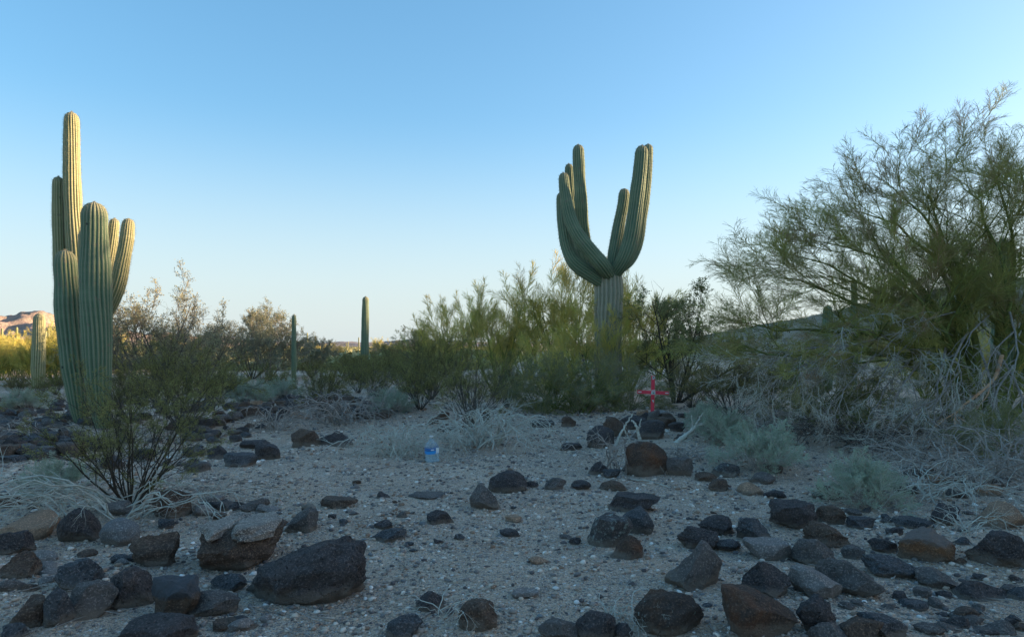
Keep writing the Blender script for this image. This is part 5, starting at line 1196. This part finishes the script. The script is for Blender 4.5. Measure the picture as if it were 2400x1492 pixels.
# gravel: real pebbles, beyond counting
def gravel(n_, seed, smin, smax, d0, d1, mat, lab, name, lvl=0):
    nr = np.random.RandomState(seed)
    dd = d0 * (d1 / d0) ** (nr.random_sample(n_) ** 0.9); x = nr.uniform(-0.86, 0.86, n_) * dd
    clump = fbm(x / 0.7, dd / 0.7, o=2, s=77); keep = clump + nr.uniform(-0.9, 0.9, n_) > -0.60; x, dd = x[keep], dd[keep]; m = len(x)
    s = smin * (smax / smin) ** (nr.random_sample(m) ** 3.0) * (0.55 + dd / 9.0)
    V0, Fc = ICO[lvl]; k = len(V0)
    sc = nr.uniform(0.6, 1.25, (m, 1, 3)) * np.array([1, 1, 0.62])
    v = V0[None] * (1 + nr.uniform(-0.28, 0.22, (m, k, 1))) * sc
    a = nr.uniform(0, 6.28, m); ca, sa = np.cos(a)[:, None], np.sin(a)[:, None]
    vx = v[..., 0] * ca - v[..., 1] * sa; vy = v[..., 0] * sa + v[..., 1] * ca
    V = np.stack([vx, vy, v[..., 2]], -1) * s[:, None, None] * 0.5
    V += np.stack([x, dd, gz(x, dd) + s * 0.10], 1)[:, None, :]
    FF = (Fc[None] + (np.arange(m) * k)[:, None, None]).reshape(-1, 3)
    pal = np.array([(0.80, 0.74, 0.68), (0.66, 0.55, 0.46), (0.52, 0.40, 0.31), (0.38, 0.30, 0.25), (0.22, 0.185, 0.165), (0.12, 0.10, 0.095), (0.30, 0.19, 0.13), (0.20, 0.195, 0.19)])
    ci = nr.choice(len(pal), m, p=[0.03, 0.12, 0.24, 0.23, 0.17, 0.08, 0.08, 0.05]); cols = np.repeat(pal[ci] * nr.uniform(0.8, 1.2, (m, 1)), k, axis=0)
    o = link(name, mesh_np(name, V.reshape(-1, 3), FF, mat, smooth=False, cols=cols)); tag(o, lab, 'gravel', kind='stuff')
m, t, b = newmat('gravel_stone', 0.9, 0.2)
t.links.new(N(t, 'ShaderNodeAttribute', attribute_name='tint').outputs['Color'], b.inputs['Base Color'])
bump(t, b, noise(t, N(t, 'ShaderNodeTexCoord').outputs['Object'], 60, 3), 0.4, 0.004); M['gravel'] = m
gravel(76000, 1, 0.009, 0.048, 3.1, 15.0, m, 'mixed grey, dark and whitish gravel strewn over the ground', 'gravel')
# fallen twig litter
rng = random.Random(3); lines = []
for i in range(1500):
    dd = 3.2 * (17 / 3.2) ** rng.random(); px = rng.uniform(-20, 2420); x = (px - 1200) / F * dd
    if abs(px - 1300) < 350 and dd < 8 and rng.random() < 0.75: continue
    a = rng.uniform(0, 6.28); L_ = rng.uniform(0.05, 0.28); p0 = np.array([x, dd, 0.0])
    P = []; an = a
    for k in range(4): P.append(p0.copy()); an += rng.uniform(-0.5, 0.5); p0 = p0 + np.array([math.cos(an), math.sin(an), 0]) * L_ / 3
    P = np.array(P); P[:, 2] = gz(P[:, 0], P[:, 1]) + 0.008 + 0.01 * rng.random(); lines.append((P, np.linspace(0.003, 0.0012, 4) * rng.uniform(0.7, 1.5)))
V, Fq = tubes_np(lines, 3); o = link('twig_litter', mesh_np('twig_litter', V, Fq, M['dead_grey'])); tag(o, 'small dead twigs scattered over the gravel', 'twigs', kind='stuff')

# ------------------------------------------------------------------ cracked cap on the pale-topped boulder handled by its material; the cross
def bevel_box(cx, cy, cz, sx, sy, sz, bv):
    import bmesh
    bm = bmesh.new(); bmesh.ops.create_cube(bm, size=1.0)
    bmesh.ops.scale(bm, vec=(sx, sy, sz), verts=bm.verts)
    bmesh.ops.bevel(bm, geom=bm.edges[:], offset=bv, segments=2, affect='EDGES'); bmesh.ops.translate(bm, vec=(cx, cy, cz), verts=bm.verts)
    return bm
def bm_mesh(name, bm, mat):
    me = bpy.data.meshes.new(name); bm.to_mesh(me); bm.free(); me.materials.append(mat); return me
def paint(name, col, col2, sc=18):
    m, t, b = newmat(name, 0.6, 0.3); tc = N(t, 'ShaderNodeTexCoord').outputs['Object']
    t.links.new(mix(t, ramp(t, noise(t, tc, sc, 6, 0.7), [(0.4, 0.0), (0.72, 0.8)]), col, col2), b.inputs['Base Color'])
    bump(t, b, noise(t, tc, 60, 4), 0.3, 0.003); return m
M['red'] = paint('weathered_red_paint', (0.88, 0.07, 0.11), (0.72, 0.07, 0.10))
M['white'] = paint('white_sheet_metal', (0.72, 0.70, 0.68), (0.55, 0.54, 0.52))
M['black_paint'] = paint('black_paint', (0.03, 0.03, 0.03), (0.05, 0.05, 0.05))
M['badge'] = paint('pale_teal_metal', (0.42, 0.52, 0.50), (0.55, 0.60, 0.58))
dC = 12.9; k = dC / F
foot = at(1529, 966, dC)
cross = empty('memorial_cross', foot, 'bright red wooden cross with small white metal plates, set in a stone cairn', 'cross')
cross.rotation_euler = (0, R(1.2), 0)
hh = 86 * k; barz = 47 * k
part('upright', bm_mesh('upright', bevel_box(0, 0, hh / 2 - 0.12, 8.0 * k, 0.030, hh + 0.24, 0.004), M['red']), cross)
bar = part('crossbar', bm_mesh('crossbar', bevel_box(0, 0, 0, 74 * k, 0.026, 7.8 * k, 0.004), M['red']), cross); bar.location = (0, -0.029, barz); bar.rotation_euler = (0, R(1.3), 0)
def plate(name, poly, y, mat, par):
    n_ = len(poly); V = [(x * k, y, z * k) for x, z in poly] + [(x * k, y + 0.003, z * k) for x, z in poly]
    me = bpy.data.meshes.new(name); me.from_pydata(V, [], [tuple(range(n_)), tuple(range(2 * n_ - 1, n_ - 1, -1))] + [(i, i + n_, (i + 1) % n_ + n_, (i + 1) % n_) for i in range(n_)])
    me.materials.append(mat); me.validate(); return part(name, me, par)
plate('top_plate', [(-2.2, 85), (3.6, 85), (3.6, 79.5), (-1.6, 76.5)], -0.0195, M['white'], cross)
circ = [(0.9 + 1.5 * math.cos(a), 82 + 1.5 * math.sin(a)) for a in np.linspace(0, 2 * math.pi, 16, endpoint=False)]
plate('nail_hole', circ, -0.0235, M['black_paint'], cross)
plate('lower_plate', [(-2.2, 29.5), (2.4, 29.5), (1.6, 22)], -0.0195, M['white'], cross)
plate('centre_strip', [(-4.2, 52.8), (4.2, 52.8), (4.2, 50.6), (-4.2, 50.6)], -0.0455, M['white'], cross)
plate('centre_badge', [(-4.8, 50.0), (4.8, 50.0), (4.8, 42.2), (-4.8, 42.2)], -0.0465, M['white'], cross)
bd = plate('badge_face', [(-3.7, 49.0), (3.4, 49.0), (3.7, 43.2), (-3.4, 43.2)], -0.0505, M['badge'], cross)
plate('badge_emblem', [(0.2 + 1.3 * math.cos(a), 46 + 1.1 * math.sin(a)) for a in np.linspace(0, 2 * math.pi, 8, endpoint=False)], -0.054, M['black_paint'], cross)
for s in (-1, 1):
    plate('end_plate', [(s * 31.6 - 4.0, barz / k + 1.3 - s * 0.72), (s * 31.6 + 4.0, barz / k + 1.1 - s * 0.80), (s * 31.6 + 4.0, barz / k - 1.3 - s * 0.80), (s * 31.6 - 4.0, barz / k - 1.1 - s * 0.72)], -0.0455, M['white'], cross)

# ------------------------------------------------------------------ water bottle
g = G(1013, 1081); dB = g.y; kb = dB / F
bot = empty('water_bottle', g, 'large clear plastic water bottle with a blue label, standing under the dead shrub', 'bottle', rz=0.35); bot.rotation_euler = (0.02, -0.045, 0.35)
def lathe_sq(prof_, nseg=40, sq=0.0):
    V = []; 
    for r_, z_, q in prof_:
        for i in range(nseg):
            a = 2 * math.pi * i / nseg; c, s = math.cos(a), math.sin(a)
            rr = r_ * (1 - q + q / (abs(c) ** 5 + abs(s) ** 5) ** 0.2); V.append((rr * c, rr * s, z_))
    m_ = len(prof_); Fq = [(i * nseg + j, i * nseg + (j + 1) % nseg, (i + 1) * nseg + (j + 1) % nseg, (i + 1) * nseg + j) for i in range(m_ - 1) for j in range(nseg)]
    return np.array(V), np.array(Fq)
HB = 61 * kb; RB = 15.8 * kb
zs = np.linspace(0, 1, 90); pr = []
for z_ in zs:
    r_ = np.interp(z_, [0, 0.03, 0.55, 0.62, 0.75, 0.86, 0.93, 0.96, 1.0], [0.86, 1.0, 1.0, 0.98, 0.80, 0.45, 0.24, 0.22, 0.22])
    if z_ < 0.36 or 0.60 < z_ < 0.86: r_ += 0.030 * math.sin(z_ * 150)
    pr.append((r_ * RB, z_ * HB * 0.95, 0.7 * np.clip((0.9 - z_) / 0.3, 0, 1)))
m, t, b = newmat('clear_plastic', 0.08, 0.5)
b.inputs['Base Color'].default_value = (0.80, 0.92, 0.97, 1); b.inputs['Transmission Weight'].default_value = 0.78; b.inputs['IOR'].default_value = 1.3; b.inputs['Roughness'].default_value = 0.18
V, Fq = lathe_sq([(0.001, 0.002, 0)] + pr); part('bottle_body', mesh_np('bottle_body', V, Fq, m), bot)
m, t, b = newmat('water', 0.02, 0.5); b.inputs['Base Color'].default_value = (0.72, 0.88, 0.95, 1); b.inputs['Transmission Weight'].default_value = 0.8; b.inputs['IOR'].default_value = 1.33
wp = [(r_ * 0.94, max(z_, 0.004), q) for r_, z_, q in pr if z_ < HB * 0.30]; wp = [(0.001, 0.004, 0)] + wp + [(0.001, wp[-1][1], 0)]
V, Fq = lathe_sq(wp); part('water', mesh_np('water', V, Fq, m), bot)
mb, t, b = newmat('blue_label_film', 0.35, 0.4)
tc = N(t, 'ShaderNodeTexCoord').outputs['Object']; sx = N(t, 'ShaderNodeSeparateXYZ'); t.links.new(tc, sx.inputs[0])
def band(out, lo, hi):
    a = N(t, 'ShaderNodeMath', operation='GREATER_THAN'); a.inputs[1].default_value = lo; c_ = N(t, 'ShaderNodeMath', operation='LESS_THAN'); c_.inputs[1].default_value = hi
    mm = N(t, 'ShaderNodeMath', operation='MULTIPLY'); t.links.new(out, a.inputs[0]); t.links.new(out, c_.inputs[0]); t.links.new(a.outputs[0], mm.inputs[0]); t.links.new(c_.outputs[0], mm.inputs[1]); return mm.outputs[0]
c = mix(t, band(sx.outputs[2], HB * 0.335, HB * 0.455), (0.05, 0.16, 0.42), (0.03, 0.30, 0.70))
c = mix(t, band(sx.outputs[2], HB * 0.455, HB * 0.478), c, (0.02, 0.06, 0.20))
t.links.new(c, b.inputs['Base Color'])
lp = [(RB * 1.015, z_, 0.7) for z_ in np.linspace(HB * 0.335, HB * 0.565, 8)]
V, Fq = lathe_sq(lp, 40); lab = part('label_wrap', mesh_np('label_wrap', V, Fq, mb), bot)
LW = paint('label_white', (0.75, 0.78, 0.80), (0.70, 0.74, 0.78))
def patch(a0, a1, z0, z1, rr):
    aa = np.linspace(a0, a1, 9); V = []
    for z_ in (z0, z1):
        for a in aa:
            c_, s_ = math.cos(a), math.sin(a); q = 0.7; r_ = RB * rr * (1 - q + q / (abs(c_) ** 5 + abs(s_) ** 5) ** 0.2); V.append((r_ * c_, r_ * s_, z_))
    Fq = [(i, i + 1, i + 10, i + 9) for i in range(8)]; return np.array(V), np.array(Fq)
V, Fq = patch(-1.9, -1.45, HB * 0.475, HB * 0.52, 1.035); part('label_lettering', mesh_np('label_lettering', V, Fq, LW), bot)
V, Fq = patch(-1.2, -0.75, HB * 0.36, HB * 0.56, 1.03); part('label_panel', mesh_np('label_panel', V, Fq, LW), bot)
V, Fq = lathe_sq([(0.001, HB * 0.93, 0), (RB * 0.27, HB * 0.93, 0), (RB * 0.27, HB * 0.995, 0), (RB * 0.25, HB, 0), (0.001, HB, 0)], 24)
part('cap', mesh_np('cap', V, Fq, M['white']), bot)
